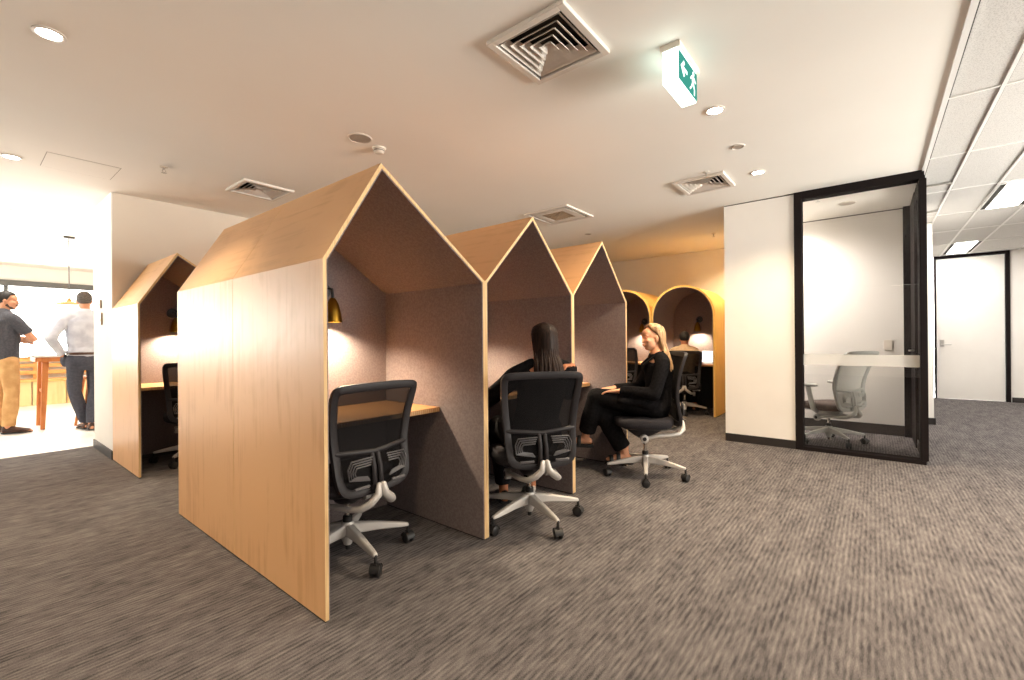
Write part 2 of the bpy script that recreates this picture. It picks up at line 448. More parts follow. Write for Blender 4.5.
# ------------------------------------------------------------------ lights
def spot(name, loc, power, ang, blend=.5, col=(1, .86, .68), size=.04, rot=(0, 0, 0)):
    l = bpy.data.lights.new(name, 'SPOT'); l.energy = power; l.spot_size = R(ang); l.spot_blend = blend; l.color = col; l.shadow_soft_size = size
    o = bpy.data.objects.new(name, l); COL.objects.link(o); o.location = loc; o.rotation_euler = rot
    return o
def area(name, loc, sx, sy, power, col=(1, .95, .88), rot=(0, 0, 0), portal=False):
    l = bpy.data.lights.new(name, 'AREA'); l.shape = 'RECTANGLE'; l.size = sx; l.size_y = sy; l.energy = power; l.color = col
    o = bpy.data.objects.new(name, l); COL.objects.link(o); o.location = loc; o.rotation_euler = rot
    if portal: l.cycles.is_portal = True
    return o

WARM = (1, .80, .56)
DLS = [(.30, 3.07, 'recessed round downlight nearest the tall side panel of the front booth', 110, (1, .82, .60)),
       (.305, 5.32, 'recessed round downlight beside the ceiling access hatch', 90, (1, .74, .48)),
       (3.121, .796, 'recessed round downlight beside the exit sign', 150, (1, .78, .52)),
       (4.53, .797, 'recessed round downlight just in front of the white wall of the glass room', 120, (1, .78, .52)),
       (.38, 7.49, 'faint recessed downlight over the pale kitchen floor, the nearer of the two there', 60, (1, .92, .82)),
       (.436, 8.50, 'faint recessed downlight in the kitchen ceiling, the farther of the two there', 60, (1, .92, .82))]
def downlight(x, y, label, power, col):
    wide = 128 if x > 3 else 96
    t = empty('downlight', (x, y, ZC))
    tag(t, label, 'ceiling light', 'recessed ceiling downlights')
    MB().lathe([(.060, -.0005), (.060, -.006), (.047, -.008), (.045, -.004), (.045, -.0005)], seg=32).build('rim', M['ventwhite'], t)
    MB().lathe([(.045, -.001), (.045, -.0035)], seg=32).build('lens', M['dl'], t)
    spot('downlight_or_fill', (x, y, ZC-.02), power, wide, .75, col, .045)
for d in DLS: downlight(*d)
# unseen fill spots added outside the frame, no fittings
for x, y, p in [(.3, .7, 60), (1.7, -1.2, 100), (-1.4, .8, 60), (-1.4, 3.1, 70), (3.1, -1.9, 120), (4.6, -1.9, 90)]:
    spot('downlight_or_fill', (x, y, ZC-.02), p, 125, .7, (1, .78, .52), .05)
spot('downlight_or_fill', (7.35, 1.55, ZC-.02), 75, 140, .6, (1, .72, .40), .04)
spot('downlight_or_fill', (6.1, 2.7, ZC-.02), 100, 150, .6, (1, .76, .50), .04)  # unseen spot added to brighten the arched booths
spot('downlight_or_fill', (2.7, 4.3, ZC-.02), 90, 150, .6, (1, .74, .46), .04)  # spot without a fitting, added to warm the back wall
spot('downlight_or_fill', (6.2, 4.3, ZC-.02), 30, 120, .6, WARM, .04)  # extra unseen spot on the arch side, added as fill
spot('downlight_or_fill', (5.9, .95, ZC-.02), 120, 168, .7, (1, .92, .85), .15)
spot('downlight_or_fill', (6.45, .95, ZC-.02), 120, 168, .7, (1, .92, .85), .15)

def troffer(x0, x1, label):
    t = empty('light_troffer', ((x0+x1)/2, -1.155, ZC))
    tag(t, label, 'ceiling light', 'rectangular light panels in the tile ceiling')
    a = (x1-x0)/2
    MB().box(-a, a, -.185, -.175, -.006, 0).box(-a, a, .175, .185, -.006, 0).box(-a, -a+.012, -.175, .175, -.006, 0).box(a-.012, a, -.175, .175, -.006, 0)\
        .box(-a, a, -.135, -.125, -.006, 0).box(-a, a, .125, .135, -.006, 0).build('frame', M['tbar'], t)
    for s in (-1, 1):
        MB().box(-a+.012, a-.012, min(s*.135, s*.175), max(s*.135, s*.175), -.002, 0).build('air_slot', M['gap'], t)
    MB().box(-a+.012, a-.012, -.125, .125, -.004, 0).build('diffuser', M['panel'], t)
    area('panel_or_fill_glow', ((x0+x1)/2, -1.155, ZC-.012), x1-x0-.03, .25, 10, (1, .95, .87))
troffer(6.43, 7.58, 'rectangular light panel cut by the right edge of the photo, above the glass room')
troffer(10.02, 11.24, 'rectangular light panel in front of the white corridor door')
for x, y, p in [(3.4, -2.2, 50), (0, -3, 50), (9, -2.8, 50)]:  # area lights added beyond the frame as fill, no troffers
    area('panel_or_fill_glow', (x, y, ZC-.012), 1.15, .25, p, (1, .93, .84))

# exit sign
ex = empty('exit_sign', (2.27, .745, ZC))
tag(ex, 'lit green and white exit sign hanging from the ceiling', 'exit sign')
MB().box(0, .33, -.005, .095, -.030, 0).build('base_plate', M['sensor'], ex, bevel=.003)
MB().box(.004, .30, .006, .085, -.195, -.030).build('diffuser', M['exitwhite'], ex, bevel=.004)
pn = MB().box(.012, .296, .001, .006, -.185, -.045).build('sign_panel', M['exitgreen'], ex)
ar = MB().prism([(.030, -.112), (.075, -.070), (.090, -.082), (.070, -.103), (.128, -.103), (.128, -.121), (.070, -.121), (.090, -.142), (.075, -.154)], 'y', -.0005, .001)
ar.build('arrow', M['exitmark'], pn)
fg = MB()
fg.lathe([(.013, -.0005), (.013, .001)], (.232, 0, -.068), 16, 'y')
for q in ([(.205, -.085), (.245, -.083), (.238, -.122), (.212, -.122)],                      # trunk
          [(.205, -.085), (.180, -.108), (.188, -.114), (.214, -.094)], [(.243, -.083), (.272, -.100), (.268, -.108), (.238, -.096)],
          [(.212, -.120), (.226, -.120), (.205, -.150), (.178, -.172), (.170, -.165), (.194, -.146)], [(.224, -.120), (.238, -.120), (.256, -.148), (.252, -.178), (.240, -.178), (.243, -.150)]):
    fg.prism(q, 'y', -.0005, .001)
fg.build('running_figure', M['exitmark'], pn)

# diffusers in the plaster ceiling
def sqfr(mb, r0, z0, r1, z1, t=.002):
    """four sloping blades of a square cone"""
    for k in range(4):
        m = Matrix.Rotation(k*PI/2, 4, 'Z')
        vs = [m @ V(p) for p in ((-r0, r0, z0), (r0, r0, z0), (r1, r1, z1), (-r1, r1, z1), (-r0+t, r0-t, z0-t), (r0-t, r0-t, z0-t), (r1-t, r1-t, z1-t), (-r1+t, r1-t, z1-t))]
        mb.add(vs, [(0, 1, 2, 3), (4, 7, 6, 5), (0, 4, 5, 1), (3, 2, 6, 7), (0, 3, 7, 4), (1, 5, 6, 2)])
    return mb
def vent(x, y, r, label):
    t = empty('air_diffuser', (x, y, ZC)); tag(t, label, 'air vent', 'square air diffusers with nested blades')
    mb = MB(); q = r-.035
    for s in (-1, 1):
        mb.box(-r, r, min(s*r, s*q), max(s*r, s*q), -.022, 0).box(min(s*r, s*q), max(s*r, s*q), -q, q, -.022, 0)
    mb.build('frame', M['ventwhite'], t, bevel=.003)
    d = MB(); q = r-.0305
    d.box(-q, q, -q, q, .094, .098)
    for s in (-1, 1):
        d.box(-q, q, min(s*q, s*(q-.003)), max(s*q, s*(q-.003)), .0, .095).box(min(s*q, s*(q-.003)), max(s*q, s*(q-.003)), -q+.003, q-.003, .0, .095)
    d.build('duct', M['gap'], t)
    n = 5
    for k in range(n):
        ro = (r-.045)*(1-.195*k); sqfr(MB(), max(ro-.034, .004), .018, ro-.003, -.013).build('blade_ring', M['ventwhite'], t)
vl = ['large square ceiling vent with nested blades closest to the camera', 'square ceiling vent above the roof of the front booth, near the back wall',
      'square ceiling vent in front of the glass room beside a sprinkler']
for (x, y, r), l in zip(vents, vl): vent(x, y, r, l)
cs = empty('ceiling_cassette', (4.53, 2.91, ZC)); tag(cs, 'flat square air conditioning panel in the ceiling behind the pointed booths', 'air vent')
mb = MB()
for s in (-1, 1):
    mb.box(-.30, .30, min(s*.30, s*.26), max(s*.30, s*.26), -.02, 0).box(min(s*.30, s*.26), max(s*.30, s*.26), -.26, .26, -.02, 0)
    mb.box(-.23, .23, min(s*.23, s*.15), max(s*.23, s*.15), -.018, 0).box(min(s*.23, s*.15), max(s*.23, s*.15), -.15, .15, -.018, 0)
mb.build('panel', M['ventwhite'], cs, bevel=.003)
MB().box(-.26, .26, -.26, .26, -.004, 0).build('slot', M['gap'], cs)
gr = MB()
for k in range(9): gr.box(-.148, .148, -.14+k*.034, -.122+k*.034, -.014, -.004)
gr.build('grille', M['bronzeplate'], cs)

# small ceiling fittings
def speaker(x, y, label, z=ZC, r=.085):
    t = empty('ceiling_speaker', (x, y, z)); tag(t, label, 'speaker', 'round ceiling speakers')
    MB().lathe([(r, 0), (r, -.004), (r-.008, -.007), (r-.010, -.003), (r-.010, 0)], seg=32).build('rim', M['ventwhite'], t)
    MB().lathe([(r-.010, -.0005), (r-.010, -.004)], seg=32).build('grille', mat('speaker_mesh', (.36, .31, .26), .7), t)
speaker(1.879, 2.92, 'round grey ceiling speaker above the peak of the front booth')
speaker(5.622, 3.127, 'small round ceiling plate behind the third pointed booth', r=.05)
speaker(3.828, .81, 'small round cream plate between two downlights near the glass room', r=.05)
speaker(6.22, .22, 'round flat speaker in the ceiling inside the glass room')
sm = empty('smoke_detector', (2.069, 2.96, ZC)); tag(sm, 'cream domed smoke detector beside the grey ceiling speaker', 'smoke detector')
MB().lathe([(.052, 0), (.052, -.012), (.046, -.016)], seg=28).build('base', M['sensor'], sm)
MB().lathe([(.040, -.016), (.040, -.030), (.030, -.042), (.012, -.046)], seg=28).build('sensor_head', M['sensor'], sm)
MB().lathe([(.0415, -.022), (.0415, -.027)], seg=28).build('smoke_slot', M['gap'], sm)
def sprinkler(x, y, label, z=ZC):
    t = empty('fire_sprinkler', (x, y, z)); tag(t, label, 'sprinkler', 'ceiling fire sprinklers')
    MB().lathe([(.030, 0), (.028, -.005), (.012, -.007)], seg=20).build('flange', M['sensor'], t)
    mb = MB().lathe([(.008, -.006), (.008, -.022)], seg=12)
    for s in (-1, 1): mb.tube([(s*.004, 0, -.02), (s*.013, 0, -.032), (s*.003, 0, -.048)], .0025, 6)
    mb.build('nozzle', M['steel'], t)
    mb = MB()
    for k in range(8):
        mb.box(.004, .020, -.004, .004, -.051, -.049, mtx=Matrix.Rotation(k*PI/4, 4, 'Z'))
    mb.build('deflector', M['steel'], t)
sprinkler(1.132, 4.668, 'sprinkler head near the ceiling access hatch and left square vent')
sprinkler(4.227, 1.157, 'sprinkler head beside the square vent in front of the glass room')
sprinkler(6.742, 1.75, 'sprinkler head on the ceiling beside the corner of the white wall, by the arched booths')
sprinkler(1.0, 9.4, 'tiny sprinkler head on the kitchen ceiling beside the hanging lamp rod')
sprinkler(5.75, .45, 'sprinkler head in the ceiling inside the glass room')
ht = empty('access_hatch', (.69, 5.19, ZC)); tag(ht, 'flush rectangular access hatch in the ceiling near the end of the back wall', 'ceiling hatch')
MB().box(-.218, .218, -.208, .208, -.002, 0).build('panel', M['ceil'], ht)
mb = MB()
for s in (-1, 1): mb.box(-.222, .222, min(s*.208, s*.212), max(s*.208, s*.212), -.0012, 0).box(min(s*.218, s*.222), max(s*.218, s*.222), -.208, .208, -.0012, 0)
mb.build('shadow_gap', mat('hatch_gap', (.30, .26, .22), .8), ht)
for i, x in enumerate((6.02, 7.28)):
    t = empty('ceiling_rail', (x, -.47, ZC)); tag(t, ['slim metal rail on the tile ceiling beside the top of the glass room, nearer one', 'slim metal rail on the tile ceiling past the glass room, farther one'][i], 'rail', 'slim ceiling rails')
    MB().box(-.012, .012, -.13, .12, -.018, -.004).build('rail', M['steel'], t, bevel=.002)
    MB().box(-.02, .02, .10, .125, -.05, -.004).build('bracket', M['tbar'], t, bevel=.002)

# switches and sensors
def plate(name, label, loc, size, m, cat, group=None, axis='x', btn=True):
    t = empty(name, loc); tag(t, label, cat, group)
    w, hh = size
    MB().box(-.014, 0, -w/2, w/2, -hh/2, hh/2).build('plate', m, t, bevel=.003)
    if btn: MB().box(-.018, -.014, -w*.22, w*.22, -hh*.25, hh*.05).build('button', M['sensor'], t, bevel=.001)
plate('wall_sensor', 'small bronze sensor on the narrow white wall end, above the bronze switch', (.989, 6.35, 1.555), (.085, .085), M['bronzeplate'], 'sensor')
plate('light_switch', 'tall bronze switch on the narrow white wall end, below the bronze sensor', (.989, 6.31, 1.40), (.085, .125), M['bronzeplate'], 'switch')
plate('wall_switch', 'white switch plate on the wall inside the glass room', (6.859, -.13, 1.05), (.075, .12), M['sensor'], 'switch')

# ------------------------------------------------------------------ pointed booths
def house_profile(x0, x1, xr, ze, zr, t):
    """polyline of the house outline moved inwards by t: left foot, left eave, ridge, right eave, right foot"""
    a = V((xr-x0, zr-ze)); b = V((x1-xr, ze-zr))
    na = V((a.y, -a.x)).normalized(); nb = V((b.y, -b.x)).normalized()
    if na.y > 0: na = -na
    if nb.y > 0: nb = -nb
    pa = V((x0, ze))+na*t; pb = V((x1, ze))+nb*t
    def at(p, d, x): return p.y+(x-p.x)*d.y/d.x
    le = (x0+t, at(pa, a, x0+t)); re = (x1-t, at(pb, b, x1-t))
    ka, kb = a.y/a.x, b.y/b.x
    x = (pb.y-pa.y+ka*pa.x-kb*pb.x)/(ka-kb)
    return [(x0+t, .010), le, (x, pa.y+ka*(x-pa.x)), re, (x1-t, .010)]

def booth(x0, x1, xr, yf, yb, label, right=True, left=True, desk=True, ze=1.479, zr=1.948):
    """yf: open front, yb: back"""
    t = empty('house_booth', (x0, yf, 0)); tag(t, label, 'booth', 'pointed plywood booths')
    s = 1 if yb > yf else -1
    q0, q1 = 0, (yb-yf)
    w = x1-x0
    tp, tf = .0155, .006
    A = house_profile(0, w, xr-x0, ze, zr, 0); B = house_profile(0, w, xr-x0, ze, zr, tp); C = house_profile(0, w, xr-x0, ze, zr, tp+tf)
    names = ['side_panel', 'roof_panel', 'roof_panel', 'side_panel']
    for k in range(4):
        mb = MB().prism([A[k], A[k+1], B[k+1], B[k]], 'y', q0, q1)
        o = mb.build(names[k], [M['ply'] if k in (0, 3) else M['plyroof'], M['plyedge']], t, smooth=0)
        for p in o.data.polygons:
            if abs(p.normal.y) > .9: p.material_index = 1
    for k in range(4):
        mb = MB().prism([B[k], B[k+1], C[k+1], C[k]], 'y', q0+s*.003, q1-s*.02)
        mb.build('felt_lining', M['felt'], t, smooth=0)
    MB().prism([(B[0][0]+.0005, B[0][1])]+[(p[0]+(.0005 if i == 0 else -.0005 if i == 2 else 0), p[1]-.0005) for i, p in enumerate(B[1:4])]+[(B[4][0]-.0005, B[4][1])], 'y', q1-s*.016, q1-s*.001).build('back_panel', M['ply'], t, smooth=0)
    MB().prism(C, 'y', q1-s*.024, q1-s*.017).build('felt_lining', M['felt'], t, smooth=0)
    for a in (.004, w-tp+.004): MB().box(a, a+tp-.008, min(q0+s*.01, q1-s*.01), max(q0+s*.01, q1-s*.01), 0, .0105).build('plinth', M['gap'], t, smooth=0)
    if desk:
        e = q1-s*.026; f = e-s*.545
        d = MB().box(tp+tf+.001, w-tp-tf-.001, min(e, f), max(e, f), .704, .732).build('desk_top', M['desk'], t, bevel=.002)
        lip = MB()
        n = 60
        for k in range(n):
            a = tp+tf+.004+(w-2*tp-2*tf-.008)*k/n
            lip.box(a, a+.007, min(f-s*.0015, f), max(f-s*.0015, f), .707, .729)
        lip.build('edge_strip', M['plyedge'], d, smooth=0)
    return t

YF, YM, YB = 1.733, 2.667, 3.604
booth(.941, 1.913, 1.221, YF, YM, 'largest pointed plywood booth at the front left, its bright flat side panel facing the window')
booth(1.916, 2.878, 2.384, YF, YM, 'middle pointed plywood booth, where the dark-haired woman sits with her back turned')
booth(2.881, 3.808, 3.349, YF, YM, 'pointed plywood booth at the right end of the row, beside the blonde woman')
booth(.941, 1.913, 1.221, YB, YM+.004, 'booth backing onto the front left booth, only its rear side panel and roof showing')
booth(.983, 1.955, 1.263, 4.83, 5.80, 'pointed plywood booth standing against the back wall, beside the narrow white wall end', ze=1.475, zr=1.945)

def wall_lamp(x, y, z, hd, label, power=58):
    """hd: direction the lamp points away from its wall; z: centre of the round plate"""
    t = empty('wall_lamp', (x, y, z), hd); tag(t, label, 'lamp', 'brass wall lamps of the booths')
    MB().lathe([(.052, 0), (.052, .014), (.046, .020), (.012, .022)], (0, 0, 0), 28, 'y').build('wall_plate', M['lampblack'], t)
    MB().tube([(0, .018, 0), (0, .075, .012), (0, .118, .002), (0, .125, -.03), (0, .125, -.058)], .0085, 10).build('arm', M['lampblack'], t)
    sh = MB().lathe([(.014, -.050), (.022, -.062), (.034, -.085), (.045, -.125), (.052, -.172), (.054, -.195), (.051, -.195), (.049, -.172), (.042, -.125), (.031, -.087), (.012, -.066)], (0, .125, 0), 32).build('lamp_shade', M['brass'], t)
    MB().lathe([(.002, -.120), (.014, -.128), (.022, -.145), (.022, -.158), (.012, -.170)], (0, .125, 0), 16).build('bulb', M['bulb'], sh)
    p = Matrix.Rotation(hd, 4, 'Z') @ V((0, .125, -.176))
    spot('lamp_beam', (x+p.x, y+p.y, z+p.z), power, 150, .6, (1, .82, .58), .025)
LZ = 1.452
wall_lamp(1.427, YM-.0245, LZ, PI, 'brass lamp on the back wall of the front left booth')
wall_lamp(2.397, YM-.0245, LZ, PI, 'brass lamp on the back wall of the middle pointed booth')
wall_lamp(3.345, YM-.0245, LZ, PI, 'brass lamp on the back wall of the right pointed booth')
wall_lamp(1.462, 5.80-.0245, LZ, PI, 'dark lamp on the back wall of the booth that stands against the back wall')

# ------------------------------------------------------------------ arched booths
def arch_line(r, w, zs, n=22):
    """from right foot over the top to left foot in (y, z); r is inset"""
    a = w/2-r
    pts = [(-a, .010)]
    for k in range(n+1):
        q = PI*k/n; pts.append((-a*math.cos(q), zs+a*math.sin(q)))
    pts.append((a, .010))
    return pts
def arch_booth(xf, xb, yc, label, w=.938, zs=1.482):
    t = empty('arch_booth', (xf, yc, 0)); tag(t, label, 'booth', 'arched plywood booths')
    d = xb-xf
    o = MB().ring(arch_line(0, w, zs), arch_line(.026, w, zs), 'x', 0, d).build('shell', M['arch'], t, smooth=30)
    MB().ring(arch_line(.0265, w, zs), arch_line(.034, w, zs), 'x', .004, d-.022).build('felt_lining', M['felt'], t, smooth=30)
    MB().prism(arch_line(.0265, w, zs), 'x', d-.012, d).build('back_panel', M['arch'], t, smooth=0)
    MB().prism(arch_line(.034, w, zs), 'x', d-.021, d-.013).build('felt_lining', M['felt'], t, smooth=0)
    for s in (-1, 1):
        MB().box(.01, d-.01, min(s*(w/2-.004), s*(w/2-.022)), max(s*(w/2-.004), s*(w/2-.022)), 0, .0105).build('plinth', M['gap'], t, smooth=0)
    MB().box(d-.022-.50, d-.0225, -w/2+.035, w/2-.035, .715, .743).build('desk_top', M['desk'], t, bevel=.002)
    MB().box(d-.04, d-.025, -w/2+.036, w/2-.036, .012, .714).build('modesty_panel', M['gap'], t, smooth=0)
AX0, AX1 = 6.886, 7.80
arch_booth(AX0, AX1, 2.250, 'arched booth of golden wood where a dark-haired man works, beside the white wall')
arch_booth(AX0, AX1, 3.195, 'arched booth of golden wood half hidden behind the right pointed booth')
wall_lamp(AX1-.0225, 2.250, LZ+.01, PI/2, 'brass lamp above the seated man in the arched booth', 32)
wall_lamp(AX1-.0225, 3.195, LZ+.01, PI/2, 'brass lamp in the half hidden arched booth', 32)

# ------------------------------------------------------------------ office chairs
def outline(T, H, n=9):
    """closed loop (x, z) of the backrest, counter-clockwise from bottom centre"""
    zb, zm = H-.070, H+.15
    half = [(0, zb), (.10, zb+.002), (.165, zb+.012), (.203, zb+.045), (.217, zb+.10), (.222, zm), (.232, zm+.08), (.243, T-.16), (.251, T-.07), (.248, T-.025), (.225, T-.004), (.17, T), (.08, T+.002)]
    return half + [(0, T+.002)] + [(-x, z) for x, z in half[::-1][:-1]]
LEAN = [.85]
def back_y(z, T, H):
    k = (z-H)/(T-H)
    return -.240 + .040*math.sin(min(max(k, 0), 1)*PI*.85) - .105*max(k-.3, 0)**1.3*LEAN[0]
def smooth_loop(pts, it=1):
    for _ in range(it):
        out = []
        n = len(pts)
        for i in range(n):
            a, b = pts[i], pts[(i+1) % n]
            out += [tuple(.75*p+.25*q for p, q in zip(a, b)), tuple(.25*p+.75*q for p, q in zip(a, b))]
        pts = out
    return pts
def supered(a, b, n=32, e=3.2):
    out = []
    for k in range(n):
        q = 2*PI*k/n; c, s = math.cos(q), math.sin(q)
        out.append((a*math.copysign(abs(c)**(2/e), c), b*math.copysign(abs(s)**(2/e), s)))
    return out

def office_chair(x, y, head, label, H=.45, T=.94, spin=0, arms=False, pale=False, group='office swivel chairs', scale=1):
    """head: direction the chair faces (degrees from +X)"""
    t = empty('office_chair', (x, y, 0), R(head-90)); tag(t, label, 'office chair', group)
    LEAN[0] = 2.1 if pale else .85
    pf = M['lgrey'] if pale else M['plastic']; pm = M['lmesh'] if pale else M['cmesh']; ps = M['brownseat'] if pale else M['seat']
    sv = M['lgrey'] if pale else M['silver']
    # base
    hub = MB().lathe([(.020, .055), (.028, .075), (.036, .10), (.036, .165), (.030, .178)], seg=20).build('hub', sv, t)
    for k in range(5):
        a = R(spin-head+90+72*k)
        m = Matrix.Rotation(a, 4, 'Z')
        mb = MB()
        secs = [(.028, .026, .110, .168), (.15, .021, .108, .150), (.285, .017, .096, .122), (.325, .013, .094, .112)]
        vs = []
        for r, hw, z0, z1 in secs: vs += [(r, -hw, z0), (r, hw, z0), (r, hw*.72, z1), (r, -hw*.72, z1)]
        fs = [(3, 2, 1, 0)]
        for i in range(3):
            for j in range(4): fs.append((4*i+j, 4*i+(j+1) % 4, 4*i+4+(j+1) % 4, 4*i+4+j))
        fs.append((12, 13, 14, 15))
        mb.add(vs, fs); mb.xf(m)
        mb.build('leg', sv, t, bevel=.006, smooth=50)
        c = MB()
        cs_ = Matrix.Rotation(R(35+50*k), 4, 'Z')
        cc = MB()
        for s in (-1, 1):
            cc.lathe([(.012, s*.006), (.026, s*.007), (.030, s*.011), (.030, s*.020), (.024, s*.025), (.008, s*.026)], (0, 0, .030), 20, 'y')
        cc.box(-.016, .016, -.007, .007, .028, .066).tube([(0, 0, .05), (0, 0, .098)], .008, 8)
        hood = [(.033*math.cos(q), .030+.033*math.sin(q)) for q in [PI*j/10 for j in range(11)]]
        hood_in = [(.0305*math.cos(q), .030+.0305*math.sin(q)) for q in [PI*j/10 for j in range(11)]]
        cc.ring(hood, hood_in, 'y', -.024, .024)
        cc.xf(Matrix.Translation(m @ V((.322, 0, 0))) @ cs_)
        cc.build('caster', M['rubber'], t, smooth=40)
    MB().lathe([(.013, .030), (.013, .10), (.025, .11), (.025, .205), (.021, .210)], seg=18).build('gas_lift', M['rubber'], t)
    MB().lathe([(.014, .206), (.014, H-.13)], seg=16).build('piston', M['chrome'], t)
    # mechanism and seat
    zp = H-.165
    mb = MB()
    secs = [(-.15, .05, H-.115, H-.085), (-.09, .075, H-.15, H-.08), (.02, .09, zp-.040, H-.08), (.08, .09, zp-.015, H-.08), (.17, .08, H-.105, H-.082)]
    vs = []
    for yy, hw, z0, z1 in secs: vs += [(-hw*.6, yy, z0), (hw*.6, yy, z0), (hw, yy, z1), (-hw, yy, z1)]
    fs = [(0, 1, 2, 3)]
    for i in range(len(secs)-1):
        for j in range(4): fs.append((4*i+j, 4*i+4+j, 4*i+4+(j+1) % 4, 4*i+(j+1) % 4))
    e = 4*(len(secs)-1); fs.append((e+3, e+2, e+1, e))
    mb.add(vs, fs).build('mechanism', pf if pale else M['plastic'], t, sub=1, smooth=60)
    ol = supered(.238, .235, 36)
    def seat_layer(z, k, dy=0, droop=.0):
        return [V((a*k, b*k+.02+dy, z-(droop*max(b-.06, 0)**2*1.1))) for a, b in ol]
    L = [seat_layer(H-.072, .93), seat_layer(H-.064, .985), seat_layer(H-.040, 1.0, droop=.1), seat_layer(H-.014, .995, droop=.25), seat_layer(H-.002, .955, droop=.35), seat_layer(H+.004, .80, droop=.35), seat_layer(H+.002, .3, droop=.3)]
    n = len(ol); mb = MB(); vs = [p for l in L for p in l]
    fs = [tuple(range(n))[::-1], tuple(range((len(L)-1)*n, len(L)*n))]
    for i in range(len(L)-1):
        for k in range(n): fs.append((i*n+k, i*n+(k+1) % n, (i+1)*n+(k+1) % n, (i+1)*n+k))
    mb.add(vs, fs).build('seat', ps, t, smooth=60)
    L = [seat_layer(H-.092, .66), seat_layer(H-.086, .82), seat_layer(H-.0725, .90)]
    mb = MB(); vs = [p for l in L for p in l]
    fs = [tuple(range(n))[::-1], tuple(range((len(L)-1)*n, len(L)*n))]
    for i in range(len(L)-1):
        for k in range(n): fs.append((i*n+k, i*n+(k+1) % n, (i+1)*n+(k+1) % n, (i+1)*n+k))
    mb.add(vs, fs).build('seat_pan', pf, t, smooth=60)
    for s in (-1, 1):
        MB().lathe([(.034, s*.118), (.034, s*.150), (.028, s*.154)], (0, .03, zp), 24, 'x').build('pivot', sv, t)
        MB().lathe([(.016, s*.1535), (.016, s*.1565)], (0, .03, zp), 16, 'x').build('pivot_cap', M['plastic'], t)
    # silver arms joining behind the back as an inverted Y
    mb = MB()
    for s in (-1, 1):
        mb.tube([(s*.136, .03, zp), (s*.132, -.08, zp+.025), (s*.112, -.185, H-.138), (s*.092, -.255, H-.128), (s*.058, -.290, H-.100), (s*.020, -.296, H-.066), (s*.012, -.290, H-.020)],
                [(.014, .018), (.014, .018), (.015, .019), (.017, .022), (.019, .024), (.019, .022), (.012, .016)], 12, ref=(0, .5, 1))
    mb.build('back_support', sv, t, smooth=70)
    mb = MB().tube([(.12, -.06, H-.10), (.215, -.10, H-.095)], [(.008, .012), (.007, .010)], 8)
    mb.build('lever', sv, t, smooth=60)
    # backrest
    lp = smooth_loop(outline(T, H), 1)
    fr = [V((a, back_y(z, T, H), z)) for a, z in lp]
    zm = H+.155
    b = MB().tube(fr, (.019, .012), 10, ref=(0, 1, 0), closed=True).xf(Matrix.Identity(4))
    o = MB()
    # frame strip: wide flat section, built as two offset loops
    def off(k, dy):
        out = []
        n = len(lp)
        cz = (T+H)/2+.02
        for i, (a, z) in enumerate(lp):
            p, q = lp[i-1], lp[(i+1) % n]
            tx, tz = q[0]-p[0], q[1]-p[1]; l = math.hypot(tx, tz)
            nx, nz = tz/l, -tx/l
            out.append(V((a-nx*k, back_y(z, T, H)+dy, z-nz*k)))
        return out
    loops = [off(.0, .010), off(-.002, 0), off(.0, -.014), off(.030, -.017), off(.040, -.008), off(.036, .006), off(.012, .013)]
    n = len(lp); vs = [p for l in loops for p in l]; fs = []
    for i in range(len(loops)):
        j = (i+1) % len(loops)
        for k in range(n): fs.append((i*n+k, i*n+(k+1) % n, j*n+(k+1) % n, j*n+k))
    o.add(vs, fs)
    bar = []
    for k in range(13):
        u = -1+k/6; bar.append(V((u*.205, back_y(zm, T, H)-.010-.020*(1-u*u), zm-.018*(1-abs(u)))))
    o.tube(bar, (.010, .014), 8, ref=(0, 1, 0))
    for s in (-1, 1):
        o.tube([(s*.017, back_y(zm, T, H)-.028, zm-.016), (s*.018, back_y(H+.06, T, H)-.034, H+.07), (s*.020, back_y(H-.02, T, H)-.028, H-.02), (s*.022, back_y(H-.05, T, H)-.006, H-.060)], (.013, .010), 8, ref=(1, 0, 0))
    o.build('back_frame', pf, t, smooth=50)
    # woven panel
    rows = 18; cols = 14
    vs = []; fs = []
    zz = [H-.05+(T-.012-H+.05)*i/rows for i in range(rows+1)]
    half = outline(T, H)[:14]
    def hw(z):
        for (a0, z0), (a1, z1) in zip(half, half[1:]):
            if z0 <= z <= z1 and z1 > z0: return a0+(a1-a0)*(z-z0)/(z1-z0)
        return .2
    for z in zz:
        w = hw(z)-.012
        for j in range(cols+1):
            u = -1+2*j/cols; vs.append(V((u*w, back_y(z, T, H)+.004-.022*(1-u*u), z)))
    for i in range(rows):
        for j in range(cols):
            a = i*(cols+1)+j; fs.append((a, a+1, a+cols+2, a+cols+1))
    me = MB().add(vs, fs).build('back_mesh', pm, t, smooth=80)
    # lumbar pads: nested curved ribs each side of the spine
    for s in (-1, 1):
        mb = MB()
        for k in range(4):
            a = .020+.016*k
            zc = H+.052
            mb.tube([(s*(.045+.004*k), back_y(zc, T, H)-.052, zc+.070-.012*k), (s*(.155-.010*k), back_y(zc, T, H)-.044, zc+.066-.012*k), (s*(.172-.012*k), back_y(zc, T, H)-.042, zc+.030-.007*k), (s*(.165-.012*k), back_y(zc, T, H)-.042, zc-.022+.003*k), (s*(.06+.004*k), back_y(zc, T, H)-.052, zc-.040+.006*k)], .0042, 6)
        mb.build('lumbar_pad', M['lumbar'] if not pale else M['lgrey'], t, smooth=60)
        MB().box(min(s*.065, s*.150), max(s*.065, s*.150), back_y(H+.03, T, H)-.062, back_y(H+.03, T, H)-.050, H-.020, H-.006).build('lumbar_handle', M['lumbar'] if not pale else M['lgrey'], t, bevel=.004)
